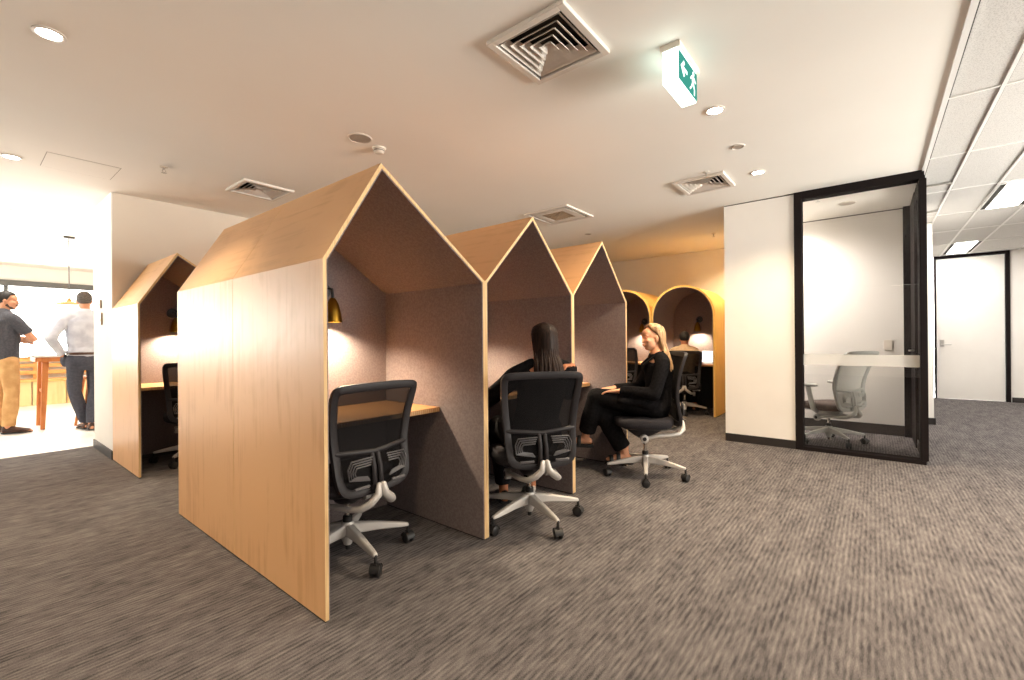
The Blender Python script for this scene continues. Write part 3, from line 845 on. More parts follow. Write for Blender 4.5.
    if arms:
        for s in (-1, 1):
            ax = .265
            MB().tube([(s*.15, -.03, H-.075), (s*.225, -.03, H-.085), (s*.262, -.025, H-.055), (s*ax, -.005, H+.02), (s*ax, .02, H+.12), (s*ax, .035, H+.185)], [(.016, .020), (.018, .024), (.019, .030), (.017, .030), (.015, .027), (.014, .032)], 12, ref=(1, 0, 0)).build('arm_post', pf, t, smooth=70)
            mb = MB()
            ol2 = supered(.045, .130, 28, 3)
            for_l = [[V((s*ax+a*k, .065+b_*k, z)) for a, b_ in ol2] for k, z in ((.8, H+.180), (1, H+.188), (1, H+.203), (.85, H+.212))]
            n2 = len(ol2); vs = [p for l in for_l for p in l]; fs = [tuple(range(n2))[::-1], tuple(range(3*n2, 4*n2))]
            for i in range(3):
                for k in range(n2): fs.append((i*n2+k, i*n2+(k+1) % n2, (i+1)*n2+(k+1) % n2, (i+1)*n2+k))
            mb.add(vs, fs).build('arm_pad', pf, t, smooth=60)
    return t

office_chair(1.329, 2.21, 92, 'empty black mesh swivel chair in the front left booth', H=.45, T=.935, spin=262)
office_chair(2.300, 1.715, 55, 'black mesh swivel chair under the dark-haired woman in the middle booth', H=.46, T=.955, spin=175)
office_chair(3.640, 1.50, 122, 'swivel chair under the blonde woman, seen from the side with silver base', H=.50, T=1.035, spin=131)
office_chair(7.08, 2.28, 17, 'black mesh swivel chair under the man in the arched booth', H=.46, T=.965, spin=200)
office_chair(7.00, 3.10, -8, 'empty black chair in the half hidden arched booth', H=.48, T=1.01, spin=30)
office_chair(1.485, 5.19, 78, 'empty black chair in the booth against the back wall', H=.47, T=.96, spin=225)
office_chair(6.01, .39, 58, 'pale grey swivel chair with armrests inside the glass room', H=.44, T=1.0, spin=215, arms=True, pale=True)

# ------------------------------------------------------------------ desk items
lp = empty('laptop', (7.50, 2.03, .7435), R(-90)); tag(lp, 'open laptop with lit screen on the desk of the arched booth', 'laptop')
MB().box(-.15, .15, -.10, .10, 0, .014).build('keyboard_base', M['steel'], lp, bevel=.003)
tl = Matrix.Translation(V((0, .100, .014))) @ Matrix.Rotation(R(-15), 4, 'X')
ld = MB().box(-.15, .15, 0, .007, 0, .20).xf(tl).build('lid', M['steel'], lp, bevel=.002)
MB().box(-.14, .14, -.001, 0, .012, .190).xf(tl).build('screen', emis('lit_screen', (.9, .95, 1), 1.6), ld)
bk = empty('notebook', (2.40, 2.24, .7322), R(20)); tag(bk, 'white notebook with an orange red cover patch on the middle booth desk', 'notebook')
MB().box(-.09, .09, -.12, .12, 0, .018).build('pages', M['paper'], bk, bevel=.001)
MB().box(-.05, .06, -.06, .06, .018, .020).build('cover_patch', M['red'], bk)

# ------------------------------------------------------------------ kitchen beyond
bt = empty('bar_table', (1.35, 8.92, 0)); tag(bt, 'high bar table with orange timber legs and pale top in the bright kitchen', 'table')
MB().box(-.68, .68, -.34, .34, .965, .99).build('table_top', M['white'], bt, bevel=.003)
MB().box(-.66, .66, -.32, .32, .905, .964).build('apron', M['orange_wood'], bt, bevel=.003)
for sx in (-1, 1):
    for sy in (-1, 1):
        mb = MB(); m = Matrix.Translation(V((sx*.56, sy*.24, 0)))
        vs = []
        for z, k in ((0, .022), (.905, .032)):
            d = .0 if z else .03
            vs += [(sx*(.56+d)-k, sy*(.24+d*.3)-k, z), (sx*(.56+d)+k, sy*(.24+d*.3)-k, z), (sx*(.56+d)+k, sy*(.24+d*.3)+k, z), (sx*(.56+d)-k, sy*(.24+d*.3)+k, z)]
        mb.add(vs, [(3, 2, 1, 0), (4, 5, 6, 7), (0, 1, 5, 4), (1, 2, 6, 5), (2, 3, 7, 6), (3, 0, 4, 7)])
        mb.build('leg', M['orange_wood'], bt, bevel=.004)
for a in (-.58, .55): MB().box(a, a+.03, -.24, .24, .48, .52).build('stretcher', M['orange_wood'], bt, bevel=.003)
def stool(x, y, rz, label):
    t = empty('bar_stool', (x, y, 0), rz); tag(t, label, 'stool', 'timber bar stools')
    MB().prism(supered(.18, .17, 28), 'z', .665, .70).build('seat', M['orange_wood'], t, bevel=.006)
    for sx in (-1, 1):
        for sy in (-1, 1):
            MB().tube([(sx*.19, sy*.18, .016), (sx*.12, sy*.11, .665)], [.016, .019], 10, dome=False).build('leg', M['orange_wood'], t, smooth=50)
    for s in (-1, 1):
        MB().box(-.16, .16, s*.155-.01, s*.155+.01, .22, .245).build('stretcher', M['orange_wood'], t, bevel=.003)
        MB().box(s*.165-.01, s*.165+.01, -.155, .155, .30, .325).build('stretcher', M['orange_wood'], t, bevel=.003)
stool(1.27, 8.40, .1, 'timber bar stool behind the legs of the man in the pale shirt')
wb = empty('window_bench', (-.6, 12.42, 0)); tag(wb, 'long honey timber bench with slatted back under the kitchen window', 'bench')
MB().box(-4.9, 4.3, -.30, .28, .44, .48).build('seat', M['bench_wood'], wb, bevel=.004)
for z in (.56, .69, .81):
    MB().box(-4.9, 4.3, .24, .29, z, z+.075).build('back_slat', M['bench_wood'], wb, bevel=.004)
for k in range(20):
    MB().box(-4.9+.46*k, -4.9+.46*k+.445, -.26, -.24, .0, .44).build('front_panel', M['bench_pale'], wb, bevel=.003)
for k in range(8):
    MB().box(-4.86+1.29*k, -4.80+1.29*k, .27, .31, .48, .90).build('back_post', M['bench_wood'], wb, bevel=.003)
pdl = empty('pendant_lamp', (1.03, 8.73, ZC)); tag(pdl, 'pendant lamp with wide pale shade hanging over the bar table', 'lamp')
MB().box(-.055, .055, -.055, .055, -.03, 0).build('ceiling_plate', M['winframe'], pdl, bevel=.003)
MB().tube([(0, 0, -.03), (0, 0, -.86)], .006, 8).build('rod', M['winframe'], pdl)
MB().lathe([(.012, -.85), (.022, -.87), (.028, -.895), (.15, -.925), (.165, -.935), (.150, -.938), (.012, -.91)], seg=36).build('lamp_shade', M['bench_wood'], pdl)

#PEOPLE-START#
# ------------------------------------------------------------------ people
from mathutils import noise as NZ
def remeshed(mb, voxel, smooth=3, fac=.5):
    """one continuous skin around overlapping volumes"""
    me = mb.mesh('tmp', [M['white']])
    o = bpy.data.objects.new('tmp', me); COL.objects.link(o)
    r = o.modifiers.new('r', 'REMESH'); r.mode = 'VOXEL'; r.voxel_size = voxel
    s = o.modifiers.new('s', 'SMOOTH'); s.iterations = smooth; s.factor = fac
    dg = bpy.context.evaluated_depsgraph_get()
    out = bpy.data.meshes.new_from_object(o.evaluated_get(dg))
    bpy.data.objects.remove(o); bpy.data.meshes.remove(me)
    return out
def folds(me, amp, freq, seed=0, stretch=(1, 1, 1)):
    """cloth creases along the surface normal"""
    nrm = [v.normal.copy() for v in me.vertices]
    for v, vn in zip(me.vertices, nrm):
        p = V((v.co.x*stretch[0], v.co.y*stretch[1], v.co.z*stretch[2]))*freq+V((seed, seed*.7, 0))
        n = NZ.noise(p)+.5*NZ.noise(p*2.1)
        v.co += vn*(amp*(n if n > 0 else n*.4))
def obj_of(name, me, mats, parent=None):
    for i in range(len(me.materials)): me.materials.pop(index=0)
    for m in mats: me.materials.append(m)
    o = bpy.data.objects.new(name, me); COL.objects.link(o)
    if parent: o.parent = parent
    me.shade_smooth()
    return o
def with_extra(me, extra, mats, first=1):
    """append loose details (eyes, lips) to a body mesh, keeping one object"""
    mb = MB(); mb.v = [v.co.copy() for v in me.vertices]; mb.f = [list(p.vertices) for p in me.polygons]; mb.mi = [0]*len(mb.f)
    mb.add(extra.v, extra.f); mb.mi[len(me.polygons):] = extra.mi
    out = bpy.data.meshes.new('body')
    out.from_pydata([tuple(p) for p in mb.v], [], mb.f)
    for m in mats: out.materials.append(m)
    out.polygons.foreach_set('material_index', mb.mi); out.update()
    return out
def lerp(a, b, t): return V(a)*(1-t)+V(b)*t

def hand(mb, w, d, n, u, curl=.5, s=1.0, spread=1.0):
    """w wrist, d towards the fingers, n out of the palm, u towards the thumb side"""
    w, d, n = V(w), V(d).normalized(), V(n); n = (n-d*n.dot(d)).normalized(); u0 = V(u); u = d.cross(n)
    if u.dot(u0) < 0: u = -u
    mb.tube([w-d*.02*s, w+d*.02*s, w+d*.055*s, w+d*.088*s], [(.024*s, .018*s), (.030*s, .017*s), (.039*s, .015*s), (.037*s, .012*s)], 14, ref=u)
    for off, ln in ((.030, .070), (.010, .080), (-.010, .074), (-.029, .058)):
        b = w+d*.082*s+u*off*s; dd = (d+u*off*3*spread).normalized()
        pts = [b]
        for i, k in enumerate((.45, .32, .25)):
            a = curl*(.35+.55*i)
            pts.append(pts[-1]+(dd*math.cos(a)+n*math.sin(a))*ln*k*s)
        mb.tube(pts, [.0098*s, .0092*s, .0085*s, .0072*s], 10)
    b = w+d*.022*s+u*.026*s
    mb.tube([b, b+(d*.55+u*.75+n*.25)*.036*s, b+(d*1.0+u*.80+n*.5)*.056*s], [.0125*s, .0108*s, .0088*s], 10)

def head(mb, ex, Mx, male=False, smile=False, face=True):
    """skull, face, nose, ears in head space: +Y ahead, origin between the ears"""
    h = MB()
    h.ell((0, -.014, .036), (.075, .096, .086)); h.ell((0, .020, -.028), (.064, .074, .088))
    h.ell((0, .046, -.088), (.040 if male else .034, .036, .027)); h.ell((0, .060, .050), (.056, .034, .040))
    for s in (-1, 1):
        h.ell((s*.040, .010, -.070), (.022, .052, .028) if male else (.016, .048, .026))
        h.ell((s*.036, .066, -.022), (.024, .022, .022))
        h.ell((s*.030, .079, .026), (.026, .012, .008))
        h.ell((s*.076, -.008, -.008), (.010, .020, .032), rot=Matrix.Rotation(s*R(12), 3, 'Y'))
    h.tube([(0, .086, .018), (0, .096, -.004), (0, .107, -.024)], [.007, .0085, .012], 10)
    for s in (-1, 1): h.ell((s*.011, .094, -.029), (.008, .010, .007))
    h.ell((0, .083, -.058), (.028, .014, .018))
    mb2 = h.xf(Mx); mb.add(mb2.v, mb2.f)
    if face:
        e = MB()
        for s in (-1, 1):
            e.ell((s*.030, .084, .008), (.0135, .009, .0066), 14, 8, 1)
            e.ell((s*.030, .0905, .008), (.0070, .0042, .0064), 12, 8, 2)
            e.ell((s*.030, .0885, .0140), (.0165, .0065, .0036), 12, 6, 2)
            e.tube([(s*.013, .0905, .029), (s*.030, .0895, .034), (s*.047, .076, .029)], [.0042, .0046, .0030], 8, mi=3)
        w = .026 if smile else .020; up = .006 if smile else 0
        e.tube([(-w, .0845, -.056+up), (-w*.5, .0945, -.0550), (0, .0975, -.0545), (w*.5, .0945, -.0550), (w, .0845, -.056+up)], [.0022, .0044, .0052, .0044, .0022], 8, mi=4)
        e.tube([(-w, .0845, -.058+up), (-w*.5, .0935, -.0665), (0, .0965, -.0690), (w*.5, .0935, -.0665), (w, .0845, -.058+up)], [.0022, .0050, .0062, .0050, .0022], 8, mi=4)
        if smile: e.tube([(-w*.8, .0875, -.0575), (0, .0955, -.0615), (w*.8, .0875, -.0575)], [.0014, .0040, .0014], 8, mi=5)
        e.xf(Mx); ex.add(e.v, e.f); ex.mi[len(ex.mi)-len(e.mi):] = e.mi

def limb(mb, pts, rad, seg=16, dome=True):
    """subdivided tapering limb with rounded joints"""
    P, Q = [], []
    for i in range(len(pts)-1):
        for k in range(4):
            P.append(lerp(pts[i], pts[i+1], k/4)); Q.append(rad[i]*(1-k/4)+rad[i+1]*k/4)
    P.append(V(pts[-1])); Q.append(rad[-1])
    # soften the bends
    for _ in range(2):
        P = [P[0]]+[P[i]*.5+(P[i-1]+P[i+1])*.25 for i in range(1, len(P)-1)]+[P[-1]]
    mb.tube(P, Q, seg, dome=dome)

def foot(mb, ank, toe, s=1.0):
    a, t = V(ank), V(toe); dh = V((t.x-a.x, t.y-a.y, 0)).normalized(); r = dh.cross(V((0, 0, 1)))
    zs = t.z-.016; heel = V((a.x, a.y, 0))-dh*.036*s; T = V((t.x, t.y, 0))
    p = lambda k, z: lerp(heel, T, k)+V((0, 0, zs+z*s))
    mb.tube([p(0, .032), p(.30, .040), p(.55, .034), p(.74, .024), p(1, .014)], [(.030*s, .030*s), (.033*s, .038*s), (.037*s, .031*s), (.041*s, .022*s), (.033*s, .012*s)], 14, ref=r)
    mb.tube([a+V((0, 0, .06*s)), a, p(.12, .035)], [.036*s, .036*s, .032*s], 14)

def shoe(name, ank, toe, parent, m, s=1.0):
    a, t = V(ank), V(toe); d = V((t.x-a.x, t.y-a.y, 0)).normalized(); r = d.cross(V((0, 0, 1)))
    heel = V((a.x, a.y, 0))-d*.06*s; tip = V((t.x, t.y, 0)); L = (tip-heel).length
    mb = MB()
    secs = [(.0, .026, .065), (.06, .036, .085), (.25, .038, .090), (.45, .040, .070), (.68, .049, .052), (.86, .045, .042), (1.0, .022, .026)]
    vs = []; n = 12; fs = []
    z0 = min(a.z-.085, t.z-.02); z0 = max(z0, .0)
    for k, w, hgt in secs:
        c = heel+d*L*k+V((0, 0, z0))
        for j in range(n):
            q = PI*j/(n-1); vs.append(c+r*(w*math.cos(q)*s)+V((0, 0, .014+hgt*s*math.sin(q)**.7)))
    for i in range(len(secs)-1):
        for j in range(n-1): fs.append((i*n+j, i*n+j+1, (i+1)*n+j+1, (i+1)*n+j))
        fs.append((i*n+n-1, i*n, (i+1)*n, (i+1)*n+n-1))
    fs.append(tuple(range(n))[::-1]); fs.append(tuple((len(secs)-1)*n+j for j in range(n)))
    o = mb.add(vs, fs).build(name, m, parent, smooth=60, sub=1)
    so = MB(); vs = []; 
    for k, w, hgt in secs:
        c = heel+d*L*k+V((0, 0, z0))
        vs += [c-r*(w+.003)*s, c+r*(w+.003)*s, c+r*(w+.003)*s+V((0, 0, .016)), c-r*(w+.003)*s+V((0, 0, .016))]
    fs = [(0, 1, 2, 3)]
    for i in range(len(secs)-1):
        for j in range(4): fs.append((4*i+j, 4*i+4+j, 4*i+4+(j+1) % 4, 4*i+(j+1) % 4))
    e = 4*(len(secs)-1); fs.append((e+3, e+2, e+1, e))
    so.add(vs, fs).build('sole', M['rubber'], o)
    return o

def torso(mb, pel, wai, che, sho, k=1.0, male=False, d=0.0):
    """pelvis, waist, chest and shoulder-line centres with elliptical girths; d thickens (cloth)"""
    W = [(.150, .112), (.128, .096), (.150, .108), (.158, .098), (.090, .070)] if not male else [(.158, .112), (.152, .108), (.178, .122), (.178, .110), (.10, .08)]
    pel, wai, che, sho = map(V, (pel, wai, che, sho))
    P = [pel, wai, che, lerp(che, sho, .62), sho]
    PP, QQ = [], []
    for i in range(4):
        for j in range(3):
            t = j/3; PP.append(lerp(P[i], P[i+1], t)); QQ.append(((W[i][0]*(1-t)+W[i+1][0]*t)*k+d, (W[i][1]*(1-t)+W[i+1][1]*t)*k+d))
    PP.append(P[4]); QQ.append((W[4][0]*k+d, W[4][1]*k+d))
    mb.tube(PP, QQ, 24, ref=(1, 0, 0))

def person(name_label, loc, headdeg, J, skin, male, group=None, smile=False, voxel=.0065, face=True, bare_feet=True, hs=1.0):
    """body mesh (top-level) in its own frame: +Y ahead, +X to its right hand, z up"""
    mb = MB(); ex = MB()
    k = J.get('k', 1.0)
    torso(mb, J['pel'], J['wai'], J['che'], J['sho'], k*.96, male)
    ar = (.050, .047, .038, .026) if male else (.042, .039, .032, .022)
    lr = (.082, .056, .052, .034) if male else (.080, .054, .050, .031)
    for s in 'LR':
        sg = -1 if s == 'L' else 1
        sh, el, wr = V(J['sh'+s]), V(J['el'+s]), V(J['wr'+s])
        limb(mb, [lerp(J['sho'], sh, .45), sh, lerp(sh, el, .5), el], [ar[0]*1.05, ar[0], ar[1], ar[2]*1.05])
        limb(mb, [el, lerp(el, wr, .3), wr], [ar[2], ar[2]*1.02, ar[3]])
        hd = J['hand'+s]; hand(mb, wr, hd[0], hd[1], hd[2], hd[3], hs)
        hp, kn, an = V(J['hip'+s]), V(J['kn'+s]), V(J['an'+s])
        limb(mb, [hp, lerp(hp, kn, .5), kn], [lr[0], lr[0]*.86, lr[1]])
        limb(mb, [kn, lerp(kn, an, .35), an], [lr[1]*.97, lr[2], lr[3]])
        foot(mb, an, J['to'+s], 1.0 if male else .92)
    hc = V(J['head'])
    limb(mb, [V(J['sho'])+V((0, 0, -.02)), lerp(J['sho'], hc, .5)+V((0, -.006, 0)), hc+V((0, -.02, -.03))], [.066, .052 if male else .044, .050 if male else .044])
    Mx = Matrix.Translation(hc) @ Euler([R(a) for a in J.get('hrot', (0, 0, 0))], 'XYZ').to_matrix().to_4x4() @ Matrix.Scale(J.get('hsc', .96), 4)
    head(mb, ex, Mx, male, smile, face)
    me = remeshed(mb, voxel, 3, .45)
    mats = [skin, M['eyewhite'], M['eye'], M['brow'], M['lips'] if not male else mat('lips_pale', srgb(170, 100, 84), .45), M['teeth']]
    o = obj_of('person', with_extra(me, ex, mats) if face else me, mats if face else [skin])
    o.location = (loc[0], loc[1], 0); o.rotation_euler = (0, 0, R(headdeg-90))
    tag(o, name_label, 'person', group)
    return o, Mx

def cloth(name, mb, m, parent, voxel=.009, amp=.004, freq=9, seed=1, stretch=(1, 1, 1), smooth=4):
    me = remeshed(mb, voxel, smooth, .5)
    folds(me, amp, freq, seed, stretch)
    return obj_of(name, me, [m], parent)

def strands(name, Mx, curves, m, parent, r=.008, seg=7):
    """hair: many tapering locks, in head space"""
    mb = MB()
    for c in curves:
        n = len(c)
        mb.tube(c, [r*(.75+.35*math.sin(PI*min(i/(n-1)*.9+.1, 1))) if i < n-1 else r*.25 for i in range(n)], seg)
    mb.xf(Mx)
    return mb.build(name, m, parent, smooth=80)

def long_hair(Mx, m, parent, drop, back, n=46, seed=3, part=.0, r=.011, a0=62, a1=298, flare=.0, lean=0):
    """locks from a parting over the skull and down; drop = length below the ears, back = lean of the ends"""
    rnd = random.Random(seed); cs = []
    for layer in range(3):
        for i in range(n):
            # angle around the head: 0 = face, 180 = nape; the face stays open, front locks sweep back
            a = R(a0+(a1-a0)*(i+rnd.random()*.8)/n)
            rx, ry, rz = .084+.004*layer, .103+.003*layer, .092+.003*layer
            def on(th, sweep=0):
                b = a+(PI-a)*sweep; th = R(th)
                return V((math.sin(b)*math.sin(th)*rx, -.014+math.cos(b)*math.sin(th)*ry, .036+math.cos(th)*rz))
            y0 = math.cos(a)*.062-.010; top = V((part*(1 if math.sin(a) > 0 else .4), y0, .036+rz*math.sqrt(max(0, 1-((y0+.014)/ry)**2))))
            L = drop*(.80+.28*rnd.random())
            wob = V((rnd.uniform(-.010, .010), rnd.uniform(-.010, .010), 0))
            mid = on(56, .12); ear = on(90, .42); low = on(112, .50); low.z = -.075; low.x *= 1.06
            b = a+(PI-a)*.45
            e1 = V((math.sin(b)*(.088+flare*.4)+lean*.5, -.070+math.cos(b)*.075+back*.45, -.09-L*.45))+wob; e2 = V((math.sin(b)*(.082+flare)+lean, -.080+math.cos(b)*.065+back, -.09-L))+wob*1.8
            cs.append([top, lerp(top, mid, .5)*1.0+(on(34, .03)-lerp(top, mid, .5))*.8, mid, ear, low, e1, e2])
    sm = []
    for c in cs:
        for _ in range(1):
            d = [c[0]]
            for a, b in zip(c, c[1:]): d += [lerp(a, b, .35), lerp(a, b, .75)]
            c = d+[c[-1]]
        sm.append(c)
    return strands('hair', Mx, sm, m, parent, r)

def short_hair(Mx, m, parent, k=1.0, seed=1, low=-.035, recede=.0):
    """close-cropped cap with a real edge, thickest on top"""
    mb = MB(); vs = []; fs = []; nu, nv = 36, 12
    outer = []; inner = []
    for j in range(nv+1):
        for i in range(nu):
            a = 2*PI*i/nu
            fr = max(math.cos(a), 0)                     # towards the face
            zlow = low+(.084-low)*min(1, fr*1.7)**1.2 - (.028 if math.cos(a) < -.4 else 0)
            ph0 = math.asin(max(-1, min(1, (zlow-.036)/.092)))
            ph = PI/2+(ph0-PI/2)*j/nv
            rr = 1+.04*NZ.noise(V((math.cos(a)*3+seed, math.sin(a)*3, ph*3)))
            th = (.007+.009*max(math.sin(ph), 0))*k*rr
            for lst, t in ((outer, th if j < nv else th*.35), (inner, -.012)):
                lst.append(V((math.sin(a)*math.cos(ph)*(.077+t), -.014+math.cos(a)*math.cos(ph)*(.098+t), .036+math.sin(ph)*(.088+t))))
    n = len(outer); vs = outer+inner
    for j in range(nv):
        for i in range(nu):
            l = (i+1) % nu
            fs.append((j*nu+i, j*nu+l, (j+1)*nu+l, (j+1)*nu+i)); fs.append((n+j*nu+i, n+(j+1)*nu+i, n+(j+1)*nu+l, n+j*nu+l))
    for i in range(nu):
        l = (i+1) % nu; fs.append((nv*nu+i, nv*nu+l, n+nv*nu+l, n+nv*nu+i))
    return mb.add(vs, fs).xf(Mx).build('hair', m, parent, smooth=80)

def sleeve(mb, J, s, d, frac=1.0, male=False):
    ar = (.050, .047, .038, .026) if male else (.042, .039, .032, .022)
    sh, el, wr = V(J['sh'+s]), V(J['el'+s]), V(J['wr'+s])
    if frac < 0:
        limb(mb, [lerp(J['sho'], sh, .40), sh, lerp(sh, el, .4), lerp(sh, el, .72)], [ar[0]*1.05+d, ar[0]+d*1.3, ar[1]+d*1.3, ar[1]+d*1.4], dome=False); return
    limb(mb, [lerp(J['sho'], sh, .40), sh, lerp(sh, el, .5), el], [ar[0]*1.05+d, ar[0]+d*1.2, ar[1]+d, ar[2]*1.05+d])
    if frac > 0: limb(mb, [el, lerp(el, wr, .4*frac), lerp(el, wr, frac)], [ar[2]*1.05+d, ar[2]+d, ar[3]+d*1.1], dome=False)
def trouser(mb, J, s, d, hem=.92, male=False, flare=0):
    lr = (.082, .056, .052, .034) if male else (.080, .054, .050, .031)
    hp, kn, an = V(J['hip'+s]), V(J['kn'+s]), V(J['an'+s])
    limb(mb, [hp, lerp(hp, kn, .5), kn], [lr[0]+d, lr[0]*.88+d, lr[1]+d*1.3])
    limb(mb, [kn, lerp(kn, an, .45), lerp(kn, an, hem)], [lr[1]+d*1.2, lr[2]+d*1.1+flare*.6, lr[3]+d*1.3+flare], dome=False)
def hips(mb, J, d, male=False):
    w = (.158, .112) if male else (.150, .112); k = J.get('k', 1.0)
    a, b = V(J['pel']), V(J['wai'])
    mb.tube([lerp(a, b, -.35), a, lerp(a, b, .55)], [(w[0]*k*.9+d, w[1]*k*.92+d), (w[0]*k+d, w[1]*k+d), (w[0]*k*.94+d, w[1]*k*.94+d)], 24, ref=(1, 0, 0))
def sandal(name, ank, toe, parent):
    a, t = V(ank), V(toe); dh = V((t.x-a.x, t.y-a.y, 0)).normalized(); r = dh.cross(V((0, 0, 1)))
    zs = t.z-.016; heel = V((a.x, a.y, zs))-dh*.070; tip = V((t.x, t.y, zs))+dh*.024
    mb = MB(); vs = []; secs = [(0, .024), (.10, .036), (.4, .035), (.7, .045), (.9, .040), (1, .022)]
    for k, w in secs:
        c = lerp(heel, tip, k); vs += [c-r*w+V((0, 0, -.024)), c+r*w+V((0, 0, -.024)), c+r*w+V((0, 0, .002)), c-r*w+V((0, 0, .002))]
    fs = [(0, 1, 2, 3)]
    for i in range(len(secs)-1):
        for j in range(4): fs.append((4*i+j, 4*i+4+j, 4*i+4+(j+1) % 4, 4*i+(j+1) % 4))
    e = 4*(len(secs)-1); fs.append((e+3, e+2, e+1, e))
    o = mb.add(vs, fs).build(name, M['sandal'], parent, bevel=.004)
    for k, hgt, wd in ((.52, .072, .047), (.76, .046, .048)):
        c = lerp(heel, tip, k)
        arc = [c+r*(wd*math.cos(q))+V((0, 0, hgt*math.sin(q))) for q in [PI*i/12 for i in range(13)]]
        MB().tube(arc, [(.017, .005)]*13, 8, ref=dh).build('strap', M['sandal'], o, smooth=60)
    return o
def lapel(parent, J, m):
    """collar roll and two lapels lying on the jacket front"""
    sho, che = V(J['sho']), V(J['che'])
    for s in (-1, 1):
        mb = MB().tube([sho+V((s*.012, -.060, .035)), sho+V((s*.066, -.015, .030)), sho+V((s*.070, .055, -.010)), lerp(sho, che, .55)+V((s*.050, .128, 0)), lerp(sho, che, 1.1)+V((s*.012, .138, 0))],
                       [(.020, .007), (.022, .008), (.026, .007), (.032, .006), (.008, .005)], 10, ref=(s*1, -.3, .3))
        mb.build('lapel', m, parent, smooth=70)

SK = [(3.62, 1.53), (2.29, 1.72), (.42, 8.70), (1.10, 8.05), (7.08, 2.28)]
# blonde woman in black, sitting side-on
J = dict(k=.90, pel=(0, -.13, .60), wai=(0, -.145, .735), che=(0, -.150, .875), sho=(0, -.150, 1.005), head=(0, -.100, 1.150), hrot=(-2, 0, 20), hsc=.87,
         shL=(-.158, -.155, .955), shR=(.158, -.14, .955), elL=(-.215, -.075, .705), elR=(.215, -.02, .715), wrL=(-.085, .185, .716), wrR=(.085, .21, .722),
         handL=((.40, .95, -.12), (-.1, .1, -1), (1, -.4, 0), .45), handR=((-.50, .90, -.08), (.1, .1, -1), (-1, -.4, 0), .40),
         hipL=(-.085, -.10, .585), hipR=(.085, -.10, .585), knR=(.07, .335, .545), anR=(.055, .125, .185), toR=(.055, .275, .118),
         knL=(.015, .365, .660), anL=(.125, .452, .290), toL=(.135, .600, .240))
p, Mx = person('blonde woman in black suit and sandals, sitting side-on with crossed legs', SK[0], 122, J, M['skin_f'], False, smile=True, voxel=.0060)
mb = MB(); torso(mb, (0, -.12, .58), J['wai'], J['che'], V(J['sho'])+V((0, 0, -.042)), .90, False, .018)
sleeve(mb, J, 'L', .015, .95); sleeve(mb, J, 'R', .015, .95)
mb.tube([(0, -.09, .60), (0, .06, .640), (0, .17, .635)], [(.178, .090), (.175, .080), (.155, .048)], 20, ref=(1, 0, 0))      # coat skirt over the lap
cloth('jacket', mb, M['blackcloth'], p, .008, .009, 7.5, 2, (1, 1, .8))
lapel(p, J, M['blackpants'])
mb = MB(); hips(mb, J, .014)
trouser(mb, J, 'L', .014, .86, flare=.026); trouser(mb, J, 'R', .014, .92, flare=.024)
cloth('trousers', mb, M['blackpants'], p, .009, .007, 8, 5)
sandal('sandal', J['anR'], J['toR'], p); sandal('sandal', J['anL'], J['toL'], p)
long_hair(Mx, M['hair_bl'], p, .215, .030, 56, 5, part=.006, a0=36, a1=324, flare=.030, lean=-.060, r=.0135)

# dark-haired woman, back turned, in the middle booth
J = dict(k=.98, pel=(.02, -.10, .56), wai=(.04, -.09, .70), che=(.07, -.08, .86), sho=(.085, -.075, .995), hsc=.92, head=(.10, -.04, 1.122), hrot=(-6, 0, -8),
         shL=(-.085, -.07, .922), shR=(.25, -.06, .940), elL=(-.235, .13, .755), elR=(.34, .14, .780), wrL=(-.12, .345, .765), wrR=(.275, -.060, .975),
         handL=((.3, .95, -.05), (0, 0, -1), (1, 0, 0), .3), handR=((-.75, -.55, .05), (-.2, -.2, -.9), (-.5, .8, 0), .6),
         hipL=(-.07, -.06, .545), hipR=(.11, -.06, .545), knL=(-.10, .36, .54), knR=(.15, .36, .54), anL=(-.08, .30, .11), anR=(.13, .32, .11), toL=(-.085, .45, .045), toR=(.135, .47, .045))
p, Mx = person('woman with long dark hair and black jacket, back to the camera in the middle booth', SK[1], 55, J, M['skin_d'], False, voxel=.0065)
mb = MB(); torso(mb, (.02, -.09, .55), J['wai'], J['che'], V(J['sho'])+V((0, 0, -.045)), .94, False, .018); sleeve(mb, J, 'L', .020, .95); sleeve(mb, J, 'R', .020, .93)
cloth('jacket', mb, M['blackcloth'], p, .009, .007, 8, 9)
mb = MB(); hips(mb, J, .014); trouser(mb, J, 'L', .016, .92); trouser(mb, J, 'R', .016, .92)
cloth('trousers', mb, M['blackpants'], p, .010, .006, 8, 6)
for s in 'LR': shoe('shoe', J['an'+s], J['to'+s], p, M['sandal'], .88)
long_hair(Mx, M['hair_dk'], p, .150, -.020, 48, 11, part=.0, flare=.014)

# man in polo shirt, arms folded
J = dict(k=1.0, pel=(0, 0, .955), wai=(0, .01, 1.10), che=(0, .005, 1.32), sho=(0, -.01, 1.515), head=(.01, .035, 1.700), hrot=(-2, 0, -38),
         shL=(-.190, -.005, 1.475), shR=(.190, -.005, 1.475), elL=(-.240, .165, 1.215), elR=(.260, .165, 1.205), wrL=(.000, .250, 1.170), wrR=(.015, .235, 1.205),
         handL=((.95, -.10, -.05), (-.2, -1, .1), (0, .1, 1), .5), handR=((-.95, -.05, .05), (.2, -1, 0), (0, .1, 1), .5),
         hipL=(-.095, 0, .93), hipR=(.095, 0, .93), knL=(-.11, .02, .51), knR=(.115, .02, .51), anL=(-.115, -.02, .10), anR=(.125, -.02, .10), toL=(.01, .165, .03), toR=(.275, .135, .03))
p, Mx = person('bearded man in charcoal polo and khaki trousers standing with folded arms', SK[2], 22, J, M['skin_m'], True, smile=True, voxel=.008)
